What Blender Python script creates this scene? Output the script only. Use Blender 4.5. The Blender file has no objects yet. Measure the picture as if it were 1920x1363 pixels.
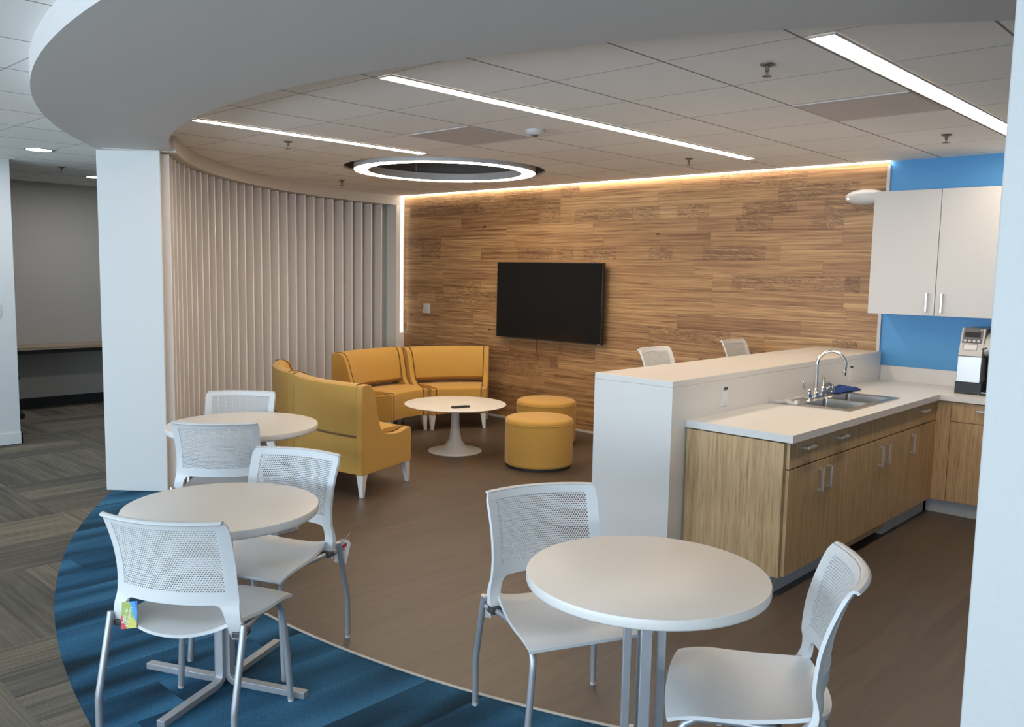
import bpy, bmesh, math, random
from mathutils import Vector, Matrix
random.seed(7)
R = math.radians
sc = bpy.context.scene
col = sc.collection

# ------------------------------------------------------------------ camera
H_CAM = 1.65
F_PX, YAW, PIT, ROL = 1606.67, -0.75177, 0.105885, -0.018556
_cy, _sy, _cp, _sp = math.cos(YAW), math.sin(YAW), math.cos(PIT), math.sin(PIT)
_fw = Vector((_sy * _cp, _cy * _cp, -_sp)); _r = Vector((_cy, -_sy, 0)); _d = _fw.cross(_r)
_cr, _sr = math.cos(ROL), math.sin(ROL)
_right = _cr * _r + _sr * _d; _down = -_sr * _r + _cr * _d
cam_data = bpy.data.cameras.new('camera')
cam = bpy.data.objects.new('camera', cam_data); col.objects.link(cam)
cam_data.sensor_width = 36.0; cam_data.lens = 36.0 * F_PX / 1920.0; cam_data.sensor_fit = 'HORIZONTAL'
cam_data.clip_start = 0.05
_m = Matrix.Identity(4)
for i in range(3):
    _m[i][0], _m[i][1], _m[i][2] = _right[i], -_down[i], -_fw[i]
_m[2][3] = H_CAM
cam.matrix_world = _m
sc.camera = cam

# ------------------------------------------------------------------ light and exposure
sc.view_settings.view_transform = 'Standard'; sc.view_settings.look = 'None'
sc.view_settings.exposure = 0.66; sc.view_settings.gamma = 1.0; sc.view_settings.use_curve_mapping = False
world = bpy.data.worlds.new('daylight'); sc.world = world; world.use_nodes = True
world.node_tree.nodes['Background'].inputs[0].default_value = (0.62, 0.80, 1.0, 1)
world.node_tree.nodes['Background'].inputs[1].default_value = 0.6
DAY = (0.46, 0.74, 1.0)
def window_light(name, loc, rot, sx, sy, power, color=DAY):
    l = bpy.data.lights.new(name, 'AREA'); l.shape = 'RECTANGLE'; l.size = sx; l.size_y = sy
    l.energy = power; l.color = color
    o = bpy.data.objects.new(name, l); col.objects.link(o); o.location = loc; o.rotation_euler = rot
    return o
# daylight that comes in through the windows of the rear wall (behind the photographer)
for k, x in enumerate((-6.6, -3.4, -0.2, 3.0)):
    window_light('window_daylight', (x, -3.86, 1.55), (R(90), 0, 0), 2.6, 1.7, 30.0)
    # added fill lamps at the windows, tilted up to brighten the ceiling like ground bounce
    window_light('window_ground_light', (x, -3.80, 1.2), (R(122), 0, 0), 2.6, 1.0, 68.0, (0.80, 0.90, 1.0))
WARM = (1.0, 0.81, 0.60)
E_STRIP, E_RING, E_WASH, E_DOWN = 22.0, 17.0, 11.0, 16.0

# ------------------------------------------------------------------ helpers
def tag(o, label=None, cat=None, group=None, kind=None):
    if label: o['label'] = label
    if cat: o['category'] = cat
    if group: o['group'] = group
    if kind: o['kind'] = kind
    return o
def empty(name, loc=(0, 0, 0), rz=0.0, label=None, cat=None, group=None):
    o = bpy.data.objects.new(name, None); col.objects.link(o)
    o.location = loc; o.rotation_euler = (0, 0, rz); o.empty_display_size = 0.1
    return tag(o, label, cat, group)
def kids(o): return [c for c in bpy.data.objects if c.parent == o]
def copy_tree(o, parent=None):
    c = o.copy(); col.objects.link(c)
    c.parent = parent
    for k in kids(o): copy_tree(k, c)
    return c

class MB:
    """collects shapes, then links them as one mesh object"""
    def __init__(s): s.v = []; s.f = []
    def add(s, vs, fs):
        n = len(s.v); s.v += [tuple(p) for p in vs]; s.f += [tuple(i + n for i in f) for f in fs]; return s
    def box(s, x0, x1, y0, y1, z0, z1):
        vs = [(x, y, z) for z in (z0, z1) for y in (y0, y1) for x in (x0, x1)]
        return s.add(vs, [(0, 2, 3, 1), (4, 5, 7, 6), (0, 1, 5, 4), (2, 6, 7, 3), (0, 4, 6, 2), (1, 3, 7, 5)])
    def prism(s, poly, z0, z1):
        n = len(poly); vs = [(p[0], p[1], z0) for p in poly] + [(p[0], p[1], z1) for p in poly]
        fs = [tuple(range(n - 1, -1, -1)), tuple(range(n, 2 * n))]
        fs += [(i, (i + 1) % n, n + (i + 1) % n, n + i) for i in range(n)]
        return s.add(vs, fs)
    def lathe(s, prof, c=(0, 0), n=48, cap=True):
        vs = []
        for r, z in prof:
            vs += [(c[0] + r * math.cos(2 * math.pi * i / n), c[1] + r * math.sin(2 * math.pi * i / n), z) for i in range(n)]
        fs = []
        for k in range(len(prof) - 1):
            for i in range(n):
                j = (i + 1) % n; fs.append((k * n + i, k * n + j, (k + 1) * n + j, (k + 1) * n + i))
        if cap:
            fs.append(tuple(range(n - 1, -1, -1))); m = (len(prof) - 1) * n; fs.append(tuple(m + i for i in range(n)))
        return s.add(vs, fs)
    def tube(s, pts, r, n=12, closed=False):
        pts = [Vector(p) for p in pts]; rs = r if isinstance(r, (list, tuple)) else [r] * len(pts)
        vs = []; up = None
        for i, p in enumerate(pts):
            a = pts[max(i - 1, 0)]; b = pts[min(i + 1, len(pts) - 1)]
            t = (b - a).normalized()
            if up is None:
                up = Vector((0, 0, 1)) if abs(t.z) < .9 else Vector((1, 0, 0))
            u = t.cross(up).normalized(); w = u.cross(t).normalized(); up = w
            vs += [p + rs[i] * (math.cos(2 * math.pi * k / n) * u + math.sin(2 * math.pi * k / n) * w) for k in range(n)]
        fs = []
        for i in range(len(pts) - 1):
            for k in range(n):
                j = (k + 1) % n; fs.append((i * n + k, i * n + j, (i + 1) * n + j, (i + 1) * n + k))
        fs.append(tuple(range(n - 1, -1, -1))); m = (len(pts) - 1) * n; fs.append(tuple(m + k for k in range(n)))
        return s.add(vs, fs)
    def slab(s, P, t):
        """closed sheet of thickness t through a grid of points P[i][j]; t may be a function of (i, j)"""
        ni, nj = len(P), len(P[0]); P = [[Vector(q) for q in row] for row in P]
        vs = []
        for side in (.5, -.5):
            for i in range(ni):
                for j in range(nj):
                    du = P[min(i + 1, ni - 1)][j] - P[max(i - 1, 0)][j]
                    dv = P[i][min(j + 1, nj - 1)] - P[i][max(j - 1, 0)]
                    n = du.cross(dv)
                    n = n.normalized() if n.length > 1e-9 else Vector((0, 1, 0))
                    tt = t(i, j) if callable(t) else t
                    vs.append(P[i][j] + n * tt * side)
        N = ni * nj; ix = lambda i, j: i * nj + j
        fs = []
        for i in range(ni - 1):
            for j in range(nj - 1):
                a, b, c, d = ix(i, j), ix(i + 1, j), ix(i + 1, j + 1), ix(i, j + 1)
                fs.append((a, b, c, d)); fs.append((N + d, N + c, N + b, N + a))
        for i in range(ni - 1):
            a, b = ix(i, 0), ix(i + 1, 0); fs.append((a, N + a, N + b, b))
            a, b = ix(i, nj - 1), ix(i + 1, nj - 1); fs.append((b, N + b, N + a, a))
        for j in range(nj - 1):
            a, b = ix(0, j), ix(0, j + 1); fs.append((b, N + b, N + a, a))
            a, b = ix(ni - 1, j), ix(ni - 1, j + 1); fs.append((a, N + a, N + b, b))
        return s.add(vs, fs)
    def build(s, name, mat, parent=None, smooth=40, bevel=0, seg=2, weld=False):
        me = bpy.data.meshes.new(name); me.from_pydata(s.v, [], s.f)
        bm = bmesh.new(); bm.from_mesh(me)
        if weld: bmesh.ops.remove_doubles(bm, verts=bm.verts, dist=1e-5)
        bmesh.ops.recalc_face_normals(bm, faces=bm.faces); bm.to_mesh(me); bm.free()
        me.materials.append(mat)
        if smooth:
            me.polygons.foreach_set('use_smooth', [True] * len(me.polygons))
            me.set_sharp_from_angle(angle=R(smooth))
        o = bpy.data.objects.new(name, me); col.objects.link(o)
        if parent: o.parent = parent
        if bevel:
            b = o.modifiers.new('edge', 'BEVEL'); b.width = bevel; b.segments = seg; b.limit_method = 'ANGLE'; b.angle_limit = R(40)
            b.harden_normals = False
        return o

def struct(o): o['kind'] = 'structure'; return o
def arc(c, r, a0, a1, n): return [(c[0] + r * math.cos(R(a0 + (a1 - a0) * i / n)), c[1] + r * math.sin(R(a0 + (a1 - a0) * i / n))) for i in range(n + 1)]

# ------------------------------------------------------------------ materials
def mat(name, color=(.8, .8, .8), rough=.5, metal=0.0, spec=None, emit=None, estr=0.0, coat=0.0):
    m = bpy.data.materials.new(name); m.use_nodes = True
    b = m.node_tree.nodes['Principled BSDF']
    b.inputs['Base Color'].default_value = (*color, 1); b.inputs['Roughness'].default_value = rough
    b.inputs['Metallic'].default_value = metal
    if spec is not None: b.inputs['Specular IOR Level'].default_value = spec
    if emit: b.inputs['Emission Color'].default_value = (*emit, 1); b.inputs['Emission Strength'].default_value = estr
    if coat: b.inputs['Coat Weight'].default_value = coat
    return m
class NT:
    def __init__(s, m): s.t = m.node_tree; s.b = s.t.nodes['Principled BSDF']
    def n(s, typ, **kw):
        x = s.t.nodes.new(typ)
        for k, v in kw.items(): setattr(x, k, v)
        return x
    def l(s, a, b): s.t.links.new(a, b)
    def math(s, op, a, b=None, c=None):
        x = s.n('ShaderNodeMath', operation=op)
        for i, q in enumerate((a, b, c)):
            if q is None: continue
            if isinstance(q, (int, float)): x.inputs[i].default_value = q
            else: s.l(q, x.inputs[i])
        return x.outputs[0]
    def pos(s, scale=(1, 1, 1), loc=(0, 0, 0), rot=(0, 0, 0), obj=False):
        tc = s.n('ShaderNodeTexCoord') if obj else s.n('ShaderNodeNewGeometry')
        mp = s.n('ShaderNodeMapping'); s.l(tc.outputs['Object' if obj else 'Position'], mp.inputs[0])
        mp.inputs['Scale'].default_value = scale; mp.inputs['Location'].default_value = loc; mp.inputs['Rotation'].default_value = rot
        return mp.outputs[0]
    def noise(s, vec, scale, detail=3, rough=.5, dist=0.0):
        x = s.n('ShaderNodeTexNoise'); s.l(vec, x.inputs['Vector']); x.inputs['Scale'].default_value = scale
        x.inputs['Detail'].default_value = detail; x.inputs['Roughness'].default_value = rough; x.inputs['Distortion'].default_value = dist
        return x.outputs['Fac']
    def ramp(s, fac, stops, interp='LINEAR'):
        x = s.n('ShaderNodeValToRGB'); s.l(fac, x.inputs[0]); cr = x.color_ramp; cr.interpolation = interp
        while len(cr.elements) < len(stops): cr.elements.new(.5)
        for e, (p, c) in zip(cr.elements, stops): e.position = p; e.color = (*c, 1)
        return x.outputs[0]
    def mix(s, fac, a, b, typ='MIX'):
        x = s.n('ShaderNodeMix', data_type='RGBA', blend_type=typ)
        for i, q in ((0, fac), (6, a), (7, b)):
            if isinstance(q, (int, float)): x.inputs[i].default_value = q
            elif isinstance(q, tuple): x.inputs[i].default_value = (*q, 1)
            else: s.l(q, x.inputs[i])
        return x.outputs[2]
    def sep(s, vec):
        x = s.n('ShaderNodeSeparateXYZ'); s.l(vec, x.inputs[0]); return x.outputs
    def comb(s, x_, y_, z_):
        x = s.n('ShaderNodeCombineXYZ')
        for i, q in enumerate((x_, y_, z_)):
            if isinstance(q, (int, float)): x.inputs[i].default_value = q
            else: s.l(q, x.inputs[i])
        return x.outputs[0]
    def white(s, vec):
        x = s.n('ShaderNodeTexWhiteNoise', noise_dimensions='3D'); s.l(vec, x.inputs[0]); return x.outputs['Value']
    def bump(s, h, strength=.2, dist=.01):
        x = s.n('ShaderNodeBump'); s.l(h, x.inputs['Height']); x.inputs['Strength'].default_value = strength; x.inputs['Distance'].default_value = dist
        s.l(x.outputs[0], s.b.inputs['Normal'])

M = {}
def speck(name, color, rough, scale=120, amt=.04, bump=.03, metal=0.0, **k):
    m = mat(name, color, rough, metal, **k); t = NT(m)
    nz = t.noise(t.pos(), scale, 2)
    c2 = tuple(max(0, c * (1 - amt * 2)) for c in color); c1 = tuple(min(1, c * (1 + amt)) for c in color)
    t.l(t.ramp(nz, [(.3, c2), (.7, c1)]), t.b.inputs['Base Color'])
    if bump: t.bump(nz, bump, .002)
    M[name] = m; return m
speck('paint', (.62, .63, .62), .6, 90, .01, .02)
speck('paint_bright', (.84, .83, .81), .6, 90, .01, .02)
speck('plate_white', (.74, .735, .72), .4, 40, .005, 0)
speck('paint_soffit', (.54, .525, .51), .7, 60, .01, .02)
speck('paint_wall_end', (.53, .535, .53), .6, 90, .01, .02)
speck('paint_fascia', (.66, .64, .60), .7, 60, .01, .02)
speck('paint_slat', (.84, .80, .80), .55, 70, .01, .01)
speck('paint_grey_blue', (.30, .35, .36), .7, 70, .01, .01)
speck('paint_blue', (.085, .32, .64), .55, 80, .01, .02)
speck('paint_hall', (.46, .43, .39), .7, 60, .01, .02)
speck('quartz', (.68, .67, .655), .28, 300, .02, 0)
speck('plastic_white', (.62, .63, .635), .38, 40, .005, .0)
speck('table_white', (.67, .65, .62), .35, 60, .005, 0)
speck('laminate_white', (.53, .525, .52), .4, 40, .006, 0)
speck('silver_paint', (.40, .41, .43), .38, 60, .02, 0, metal=.55)
speck('steel', (.46, .435, .40), .30, 200, .03, .01, metal=1.0)
speck('chrome', (.82, .81, .79), .08, 50, .01, 0, metal=1.0)
speck('nickel', (.72, .72, .72), .3, 80, .02, 0, metal=.9)
speck('black_plastic', (.012, .013, .014), .4, 60, .1, 0)
speck('dark_grey', (.05, .05, .052), .5, 60, .1, 0)
speck('brewer_silver', (.52, .53, .53), .36, 100, .02, 0, metal=.6)
speck('brewer_panel', (.11, .11, .115), .45, 100, .04, 0)
speck('kick', (.46, .47, .48), .6, 60, .02, 0)
speck('leg_aluminium', (.72, .71, .69), .35, 60, .01, 0, metal=.3)
speck('cloth_blue', (.012, .05, .24), .9, 500, .3, .4)
speck('baseboard_white', (.66, .66, .65), .5, 60, .01, 0)
speck('rubber_black', (.02, .02, .022), .7, 60, .05, 0)
speck('card_white', (.72, .70, .69), .6, 60, .01, 0)
speck('card_red', (.55, .02, .025), .55, 60, .02, 0)
speck('card_green', (.27, .36, .05), .5, 60, .05, 0)
speck('card_yellow', (.50, .48, .07), .5, 60, .05, 0)
speck('card_cyan', (.01, .27, .72), .5, 60, .02, 0)
speck('card_navy', (.015, .10, .42), .5, 60, .02, 0)
speck('thermo_cover', (.58, .58, .48), .25, 60, .02, 0)
speck('metal_trim', (.40, .34, .28), .5, 60, .03, 0)
speck('ceiling_panel_grey', (.60, .56, .545), .8, 500, .08, .1)
speck('sprinkler_metal', (.16, .14, .12), .4, 60, .1, 0, metal=.6)
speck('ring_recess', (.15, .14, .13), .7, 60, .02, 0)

# fabric of the banquettes and ottomans
def fabric():
    m = mat('fabric_mustard', (.50, .26, .055), .85); t = NT(m)
    p = t.pos(obj=True)
    w = t.noise(p, 420, 2, .6)
    t.l(t.ramp(w, [(.3, (.41, .226, .042)), (.7, (.56, .322, .066))]), t.b.inputs['Base Color'])
    t.bump(w, .25, .001); t.b.inputs['Sheen Weight'].default_value = .15
    M['fabric'] = m
    d = mat('seam_brown', (.16, .075, .018), .9); t = NT(d)
    t.l(t.ramp(t.noise(t.pos(), 300, 1), [(.3, (.12, .055, .014)), (.7, (.19, .09, .022))]), t.b.inputs['Base Color'])
    M['seam'] = d
fabric()

# wood-look wall planks
def wood_wall():
    m = mat('wood_wall_planks', (.4, .25, .12), .5); t = NT(m)
    p = t.pos(); x, y, z = t.sep(p)
    PH, PL = .128, 1.22
    row = t.math('FLOOR', t.math('DIVIDE', z, PH))
    shift = t.math('MULTIPLY', t.white(t.comb(row, 3.1, 0)), PL)
    xs = t.math('ADD', x, shift)
    cell = t.math('FLOOR', t.math('DIVIDE', xs, PL))
    rnd = t.white(t.comb(row, cell, 7.7)); rnd2 = t.white(t.comb(row, cell, 21.3)); rnd3 = t.white(t.comb(cell, row, 5.2))
    off = t.math('MULTIPLY', rnd2, 40)
    g = t.comb(t.math('ADD', x, off), t.math('MULTIPLY', rnd, 9), t.math('MULTIPLY', z, 15))
    warp = t.noise(g, .9, 2, .5)
    g2 = t.comb(t.math('ADD', t.math('MULTIPLY', x, .7), off), rnd, t.math('ADD', t.math('MULTIPLY', z, 40), t.math('MULTIPLY', warp, 2.2)))
    grain = t.noise(g2, 1.5, 6, .62, .5)
    fine = t.noise(t.comb(t.math('MULTIPLY', x, 3), off, t.math('ADD', t.math('MULTIPLY', z, 160), t.math('MULTIPLY', warp, 10))), 1.0, 3, .6)
    base = t.ramp(grain, [(.25, (.135, .066, .030)), (.42, (.27, .145, .066)), (.55, (.40, .235, .11)), (.75, (.50, .325, .165))])
    tone = t.ramp(rnd, [(0, (.80, .72, .66)), (.35, (.96, .92, .87)), (.7, (1.10, 1.09, 1.04)), (1, (1.22, 1.25, 1.20))])
    c = t.mix(1.0, base, tone, 'MULTIPLY')
    fl = t.ramp(fine, [(.32, (.62, .56, .52)), (.52, (1, 1, 1))])
    c = t.mix(.9, c, fl, 'MULTIPLY')
    # figured planks with dark wavy crackle
    wv = t.noise(t.comb(t.math('MULTIPLY', x, 2.6), off, t.math('ADD', t.math('MULTIPLY', z, 34), t.math('MULTIPLY', x, 3.2))), 1.3, 5, .75, 1.8)
    cr = t.math('LESS_THAN', t.math('ABSOLUTE', t.math('SUBTRACT', wv, .5)), .026)
    gate = t.math('MULTIPLY', cr, t.math('GREATER_THAN', rnd3, .64))
    gate = t.math('MULTIPLY', gate, t.math('GREATER_THAN', t.noise(t.comb(x, row, 3.0), 1.7, 1), .44))
    c = t.mix(t.math('MULTIPLY', gate, .75), c, (.06, .028, .013))
    # small knots
    vo = t.n('ShaderNodeTexVoronoi'); t.l(t.comb(t.math('MULTIPLY', x, 2.0), off, t.math('MULTIPLY', z, 4.2)), vo.inputs['Vector']); vo.inputs['Scale'].default_value = 1.0
    kn = t.math('MULTIPLY', t.math('LESS_THAN', vo.outputs['Distance'], .055), t.math('GREATER_THAN', rnd2, .6))
    c = t.mix(t.math('MULTIPLY', kn, .8), c, (.05, .022, .011))
    # plank joints
    fz = t.math('FRACT', t.math('DIVIDE', z, PH)); fx = t.math('FRACT', t.math('DIVIDE', xs, PL))
    j = t.math('MAXIMUM', t.math('LESS_THAN', fz, .012), t.math('LESS_THAN', fx, .0018))
    c = t.mix(t.math('MULTIPLY', j, .5), c, (.10, .05, .025))
    t.l(c, t.b.inputs['Base Color'])
    t.bump(grain, .08, .003)
    M['wood_wall'] = m
wood_wall()

def oak(name, axis):
    m = mat(name, (.4, .26, .13), .45); t = NT(m)
    p = t.pos(); x, y, z = t.sep(p)
    sc_ = {'z': (70, 70, 2.2)}[axis]
    g = t.comb(t.math('MULTIPLY', x, sc_[0]), t.math('MULTIPLY', y, sc_[1]), t.math('MULTIPLY', z, sc_[2]))
    n1 = t.noise(g, 1.0, 4, .6)
    n2 = t.noise(t.comb(t.math('MULTIPLY', x, 260), t.math('MULTIPLY', y, 260), t.math('MULTIPLY', z, 7)), 1.0, 2, .5)
    c = t.ramp(n1, [(.3, (.40, .25, .115)), (.5, (.50, .33, .165)), (.72, (.59, .41, .22))])
    d = t.ramp(n2, [(.30, (.55, .48, .42)), (.46, (1, 1, 1))])
    t.l(t.mix(.7, c, d, 'MULTIPLY'), t.b.inputs['Base Color'])
    t.bump(n2, .06, .001)
    M[name] = m
oak('oak', 'z')
def walnut_ledge():
    m = mat('ledge_laminate', (.4, .3, .2), .5); t = NT(m)
    t.l(t.ramp(t.noise(t.pos(scale=(30, 2, 30)), 1, 4), [(.3, (.30, .22, .15)), (.7, (.42, .32, .23))]), t.b.inputs['Base Color'])
    M['ledge'] = m
walnut_ledge()

def lvt():
    m = mat('vinyl_planks', (.2, .15, .11), .42); t = NT(m)
    p = t.pos(); x, y, z = t.sep(p)
    W, L = .152, 1.22
    row = t.math('FLOOR', t.math('DIVIDE', x, W))
    ys = t.math('ADD', y, t.math('MULTIPLY', t.white(t.comb(row, 1.3, 0)), L))
    cell = t.math('FLOOR', t.math('DIVIDE', ys, L))
    rnd = t.white(t.comb(row, cell, 2.2)); off = t.math('MULTIPLY', rnd, 30)
    g = t.noise(t.comb(t.math('MULTIPLY', x, 22), t.math('ADD', t.math('MULTIPLY', y, 1.6), off), off), 1.0, 5, .6, .4)
    fine = t.noise(t.comb(t.math('MULTIPLY', x, 120), t.math('MULTIPLY', y, 5), off), 1.0, 3, .55)
    c = t.ramp(g, [(.25, (.060, .043, .031)), (.5, (.080, .058, .043)), (.75, (.098, .072, .054))])
    c = t.mix(1.0, c, t.ramp(rnd, [(0, (.90, .90, .90)), (1, (1.08, 1.07, 1.06))]), 'MULTIPLY')
    c = t.mix(.35, c, t.ramp(fine, [(.3, (.75, .73, .71)), (.6, (1, 1, 1))]), 'MULTIPLY')
    fx = t.math('FRACT', t.math('DIVIDE', x, W)); fy = t.math('FRACT', t.math('DIVIDE', ys, L))
    j = t.math('MAXIMUM', t.math('LESS_THAN', fx, .012), t.math('LESS_THAN', fy, .0018))
    c = t.mix(t.math('MULTIPLY', j, .35), c, (.09, .065, .05))
    t.l(c, t.b.inputs['Base Color'])
    t.l(t.ramp(fine, [(0, (.36, .36, .36)), (1, (.5, .5, .5))]), t.b.inputs['Roughness'])
    M['lvt'] = m
lvt()

def blue_carpet():
    m = mat('carpet_blue', (.03, .1, .2), .95, spec=.1); t = NT(m)
    p = t.pos(); x, y, z = t.sep(p)
    W, L = .25, 1.0
    row = t.math('FLOOR', t.math('DIVIDE', x, W))
    ys = t.math('ADD', y, t.math('MULTIPLY', t.white(t.comb(row, 1.9, 0)), L))
    cell = t.math('FLOOR', t.math('DIVIDE', ys, L)); rnd = t.white(t.comb(row, cell, 4.4)); off = t.math('MULTIPLY', rnd, 30)
    band = t.noise(t.comb(t.math('ADD', t.math('MULTIPLY', x, 5.5), off), t.math('ADD', t.math('MULTIPLY', y, .9), off), off), 1.0, 1.2, .4, .1)
    tuft = t.noise(t.comb(t.math('MULTIPLY', x, 330), t.math('MULTIPLY', y, 90), 0), 1.0, 2, .7)
    c = t.ramp(band, [(.30, (.012, .030, .048)), (.42, (.020, .066, .118)), (.54, (.030, .112, .205)), (.72, (.055, .185, .320))])
    c = t.mix(.8, c, t.ramp(tuft, [(.3, (.45, .45, .45)), (.7, (1.3, 1.3, 1.3))]), 'MULTIPLY')
    fx = t.math('FRACT', t.math('DIVIDE', x, W)); fy = t.math('FRACT', t.math('DIVIDE', ys, L))
    j = t.math('MAXIMUM', t.math('LESS_THAN', fx, .014), t.math('LESS_THAN', fy, .004))
    c = t.mix(t.math('MULTIPLY', j, .4), c, (.008, .02, .035))
    t.l(c, t.b.inputs['Base Color']); t.bump(tuft, .5, .004)
    M['carpet_blue'] = m
blue_carpet()

def grey_carpet():
    m = mat('carpet_grey', (.08, .08, .075), .95, spec=.1); t = NT(m)
    p = t.pos(); x, y, z = t.sep(p)
    # plank tiles laid in a basket weave: blocks of four planks, turned by a quarter from block to block
    B = 1.0
    bx = t.math('FLOOR', t.math('DIVIDE', x, B)); by = t.math('FLOOR', t.math('DIVIDE', y, B))
    par = t.math('GREATER_THAN', t.math('FRACT', t.math('MULTIPLY', t.math('ADD', bx, by), .5)), .25)
    def lines(u, v):
        pl = t.math('FLOOR', t.math('DIVIDE', u, .25)); r = t.white(t.comb(pl, t.math('FLOOR', t.math('DIVIDE', v, B)), 1.7)); off = t.math('MULTIPLY', r, 20)
        n = t.noise(t.comb(t.math('ADD', t.math('MULTIPLY', u, 26), off), t.math('ADD', t.math('MULTIPLY', v, 1.3), off), off), 1.0, 4, .65, .2)
        s = t.math('LESS_THAN', t.math('FRACT', t.math('MULTIPLY', u, 24)), .2)
        s = t.math('MULTIPLY', s, t.math('GREATER_THAN', r, .55))
        return n, s, r
    n1, s1, r1 = lines(x, y); n2, s2, r2 = lines(y, x)
    def sel(a, b): return t.math('ADD', t.math('MULTIPLY', a, par), t.math('MULTIPLY', b, t.math('SUBTRACT', 1.0, par)))
    n = sel(n1, n2); s = sel(s1, s2); r = sel(r1, r2)
    tuft = t.noise(p, 260, 2, .7)
    c = t.ramp(n, [(.28, (.090, .086, .079)), (.5, (.145, .138, .124)), (.74, (.215, .202, .178))])
    c = t.mix(1.0, c, t.ramp(r, [(0, (.75, .78, .80)), (1, (1.15, 1.12, 1.05))]), 'MULTIPLY')
    c = t.mix(t.math('MULTIPLY', s, .45), c, (.23, .22, .195)); c = t.mix(1.0, c, (1.08, 1.0, .91), 'MULTIPLY')
    c = t.mix(.8, c, t.ramp(tuft, [(.3, (.5, .5, .5)), (.7, (1.3, 1.3, 1.3))]), 'MULTIPLY')
    t.l(c, t.b.inputs['Base Color']); t.bump(tuft, .5, .004)
    M['carpet_grey'] = m
grey_carpet()

def ceiling_tiles():
    m = mat('ceiling_tiles', (.6, .58, .55), .85, spec=.2); t = NT(m)
    p = t.pos(); x, y, z = t.sep(p)
    fx = t.math('FRACT', t.math('DIVIDE', t.math('ADD', x, 4.638 + 62.0), .62))
    fy = t.math('FRACT', t.math('DIVIDE', t.math('ADD', y, -2.62 + 61.0), .61))
    dx = t.math('MULTIPLY', t.math('MINIMUM', fx, t.math('SUBTRACT', 1.0, fx)), .62)
    dy = t.math('MULTIPLY', t.math('MINIMUM', fy, t.math('SUBTRACT', 1.0, fy)), .61)
    lx = t.math('LESS_THAN', dx, .0055); ly = t.math('LESS_THAN', dy, .0042)
    nz = t.noise(p, 500, 2)
    cx = t.math('FLOOR', t.math('DIVIDE', t.math('ADD', x, 4.638 + 62.0), .62)); cyy = t.math('FLOOR', t.math('DIVIDE', t.math('ADD', y, -2.62 + 61.0), .61))
    rn = t.white(t.comb(cx, cyy, 1.0))
    c = t.ramp(nz, [(.3, (.85, .84, .82)), (.7, (.90, .89, .87))])
    c = t.mix(1.0, c, t.ramp(rn, [(0, (.97, .97, .97)), (1, (1.02, 1.02, 1.02))]), 'MULTIPLY')
    c = t.mix(t.math('MULTIPLY', lx, .82), c, (.11, .10, .095))
    c = t.mix(t.math('MULTIPLY', ly, .55), c, (.16, .15, .14))
    t.l(c, t.b.inputs['Base Color'])
    M['ceiling'] = m
ceiling_tiles()

M['strip_glow'] = mat('strip_diffuser', (1, 1, 1), .5, emit=WARM, estr=E_STRIP)
M['ring_glow'] = mat('ring_diffuser', (1, 1, 1), .5, emit=WARM, estr=E_RING)
M['wash_glow'] = mat('washer_diffuser', (1, 1, 1), .5, emit=(1.0, .89, .74), estr=E_WASH)
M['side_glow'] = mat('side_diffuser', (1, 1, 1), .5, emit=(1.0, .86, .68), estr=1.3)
M['down_glow'] = mat('downlight_diffuser', (1, 1, 1), .5, emit=(.95, .97, 1.0), estr=E_DOWN)
M['screen'] = mat('screen_glass', (.006, .006, .007), .16, spec=.35)
t_ = NT(M['screen']); t_.l(t_.ramp(t_.noise(t_.pos(), 3, 1), [(0, (.005, .005, .006)), (1, (.008, .008, .008))]), t_.b.inputs['Base Color'])
M['display'] = mat('lcd_display', (.03, .03, .03), .2)
M['glass'] = mat('window_glass', (.9, .95, 1), .05); M['glass'].node_tree.nodes['Principled BSDF'].inputs['Transmission Weight'].default_value = 1.0

# ------------------------------------------------------------------ setting
CEIL, SOF = 2.57, 2.46
XB0, XB1, YB0, YB1 = -13.0, 5.0, -4.0, 7.0
CI, RI = (-3.565, 6.97), 4.87         # inner edge of the blue carpet
CO, RO = (-2.10, 7.95), 6.90          # outer edge of the blue carpet
struct(MB().box(XB0, XB1, YB0, YB1 + .3, -.12, -.004).build('floor', M['carpet_grey'], smooth=0))
def clip_disc(c, r, y1):
    pts = [(c[0] + r * math.cos(2 * math.pi * i / 360), c[1] + r * math.sin(2 * math.pi * i / 360)) for i in range(360)]
    pts = [(min(max(x, XB0), XB1), min(y, y1)) for x, y in pts]
    out = []
    for p in pts:
        if not out or (abs(p[0] - out[-1][0]) + abs(p[1] - out[-1][1])) > 1e-6: out.append(p)
    return out
struct(MB().prism(clip_disc(CO, RO, 7.0), -.02, -.002).build('floor_blue_carpet', M['carpet_blue'], smooth=0))
struct(MB().prism(clip_disc(CI, RI, 7.0), -.02, 0.0).build('floor_vinyl', M['lvt'], smooth=0))
struct(MB().tube([(*q, .001) for q in arc(CI, RI, -125, -8, 120)], .006, 6).build('trim_1', M['metal_trim']))

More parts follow.
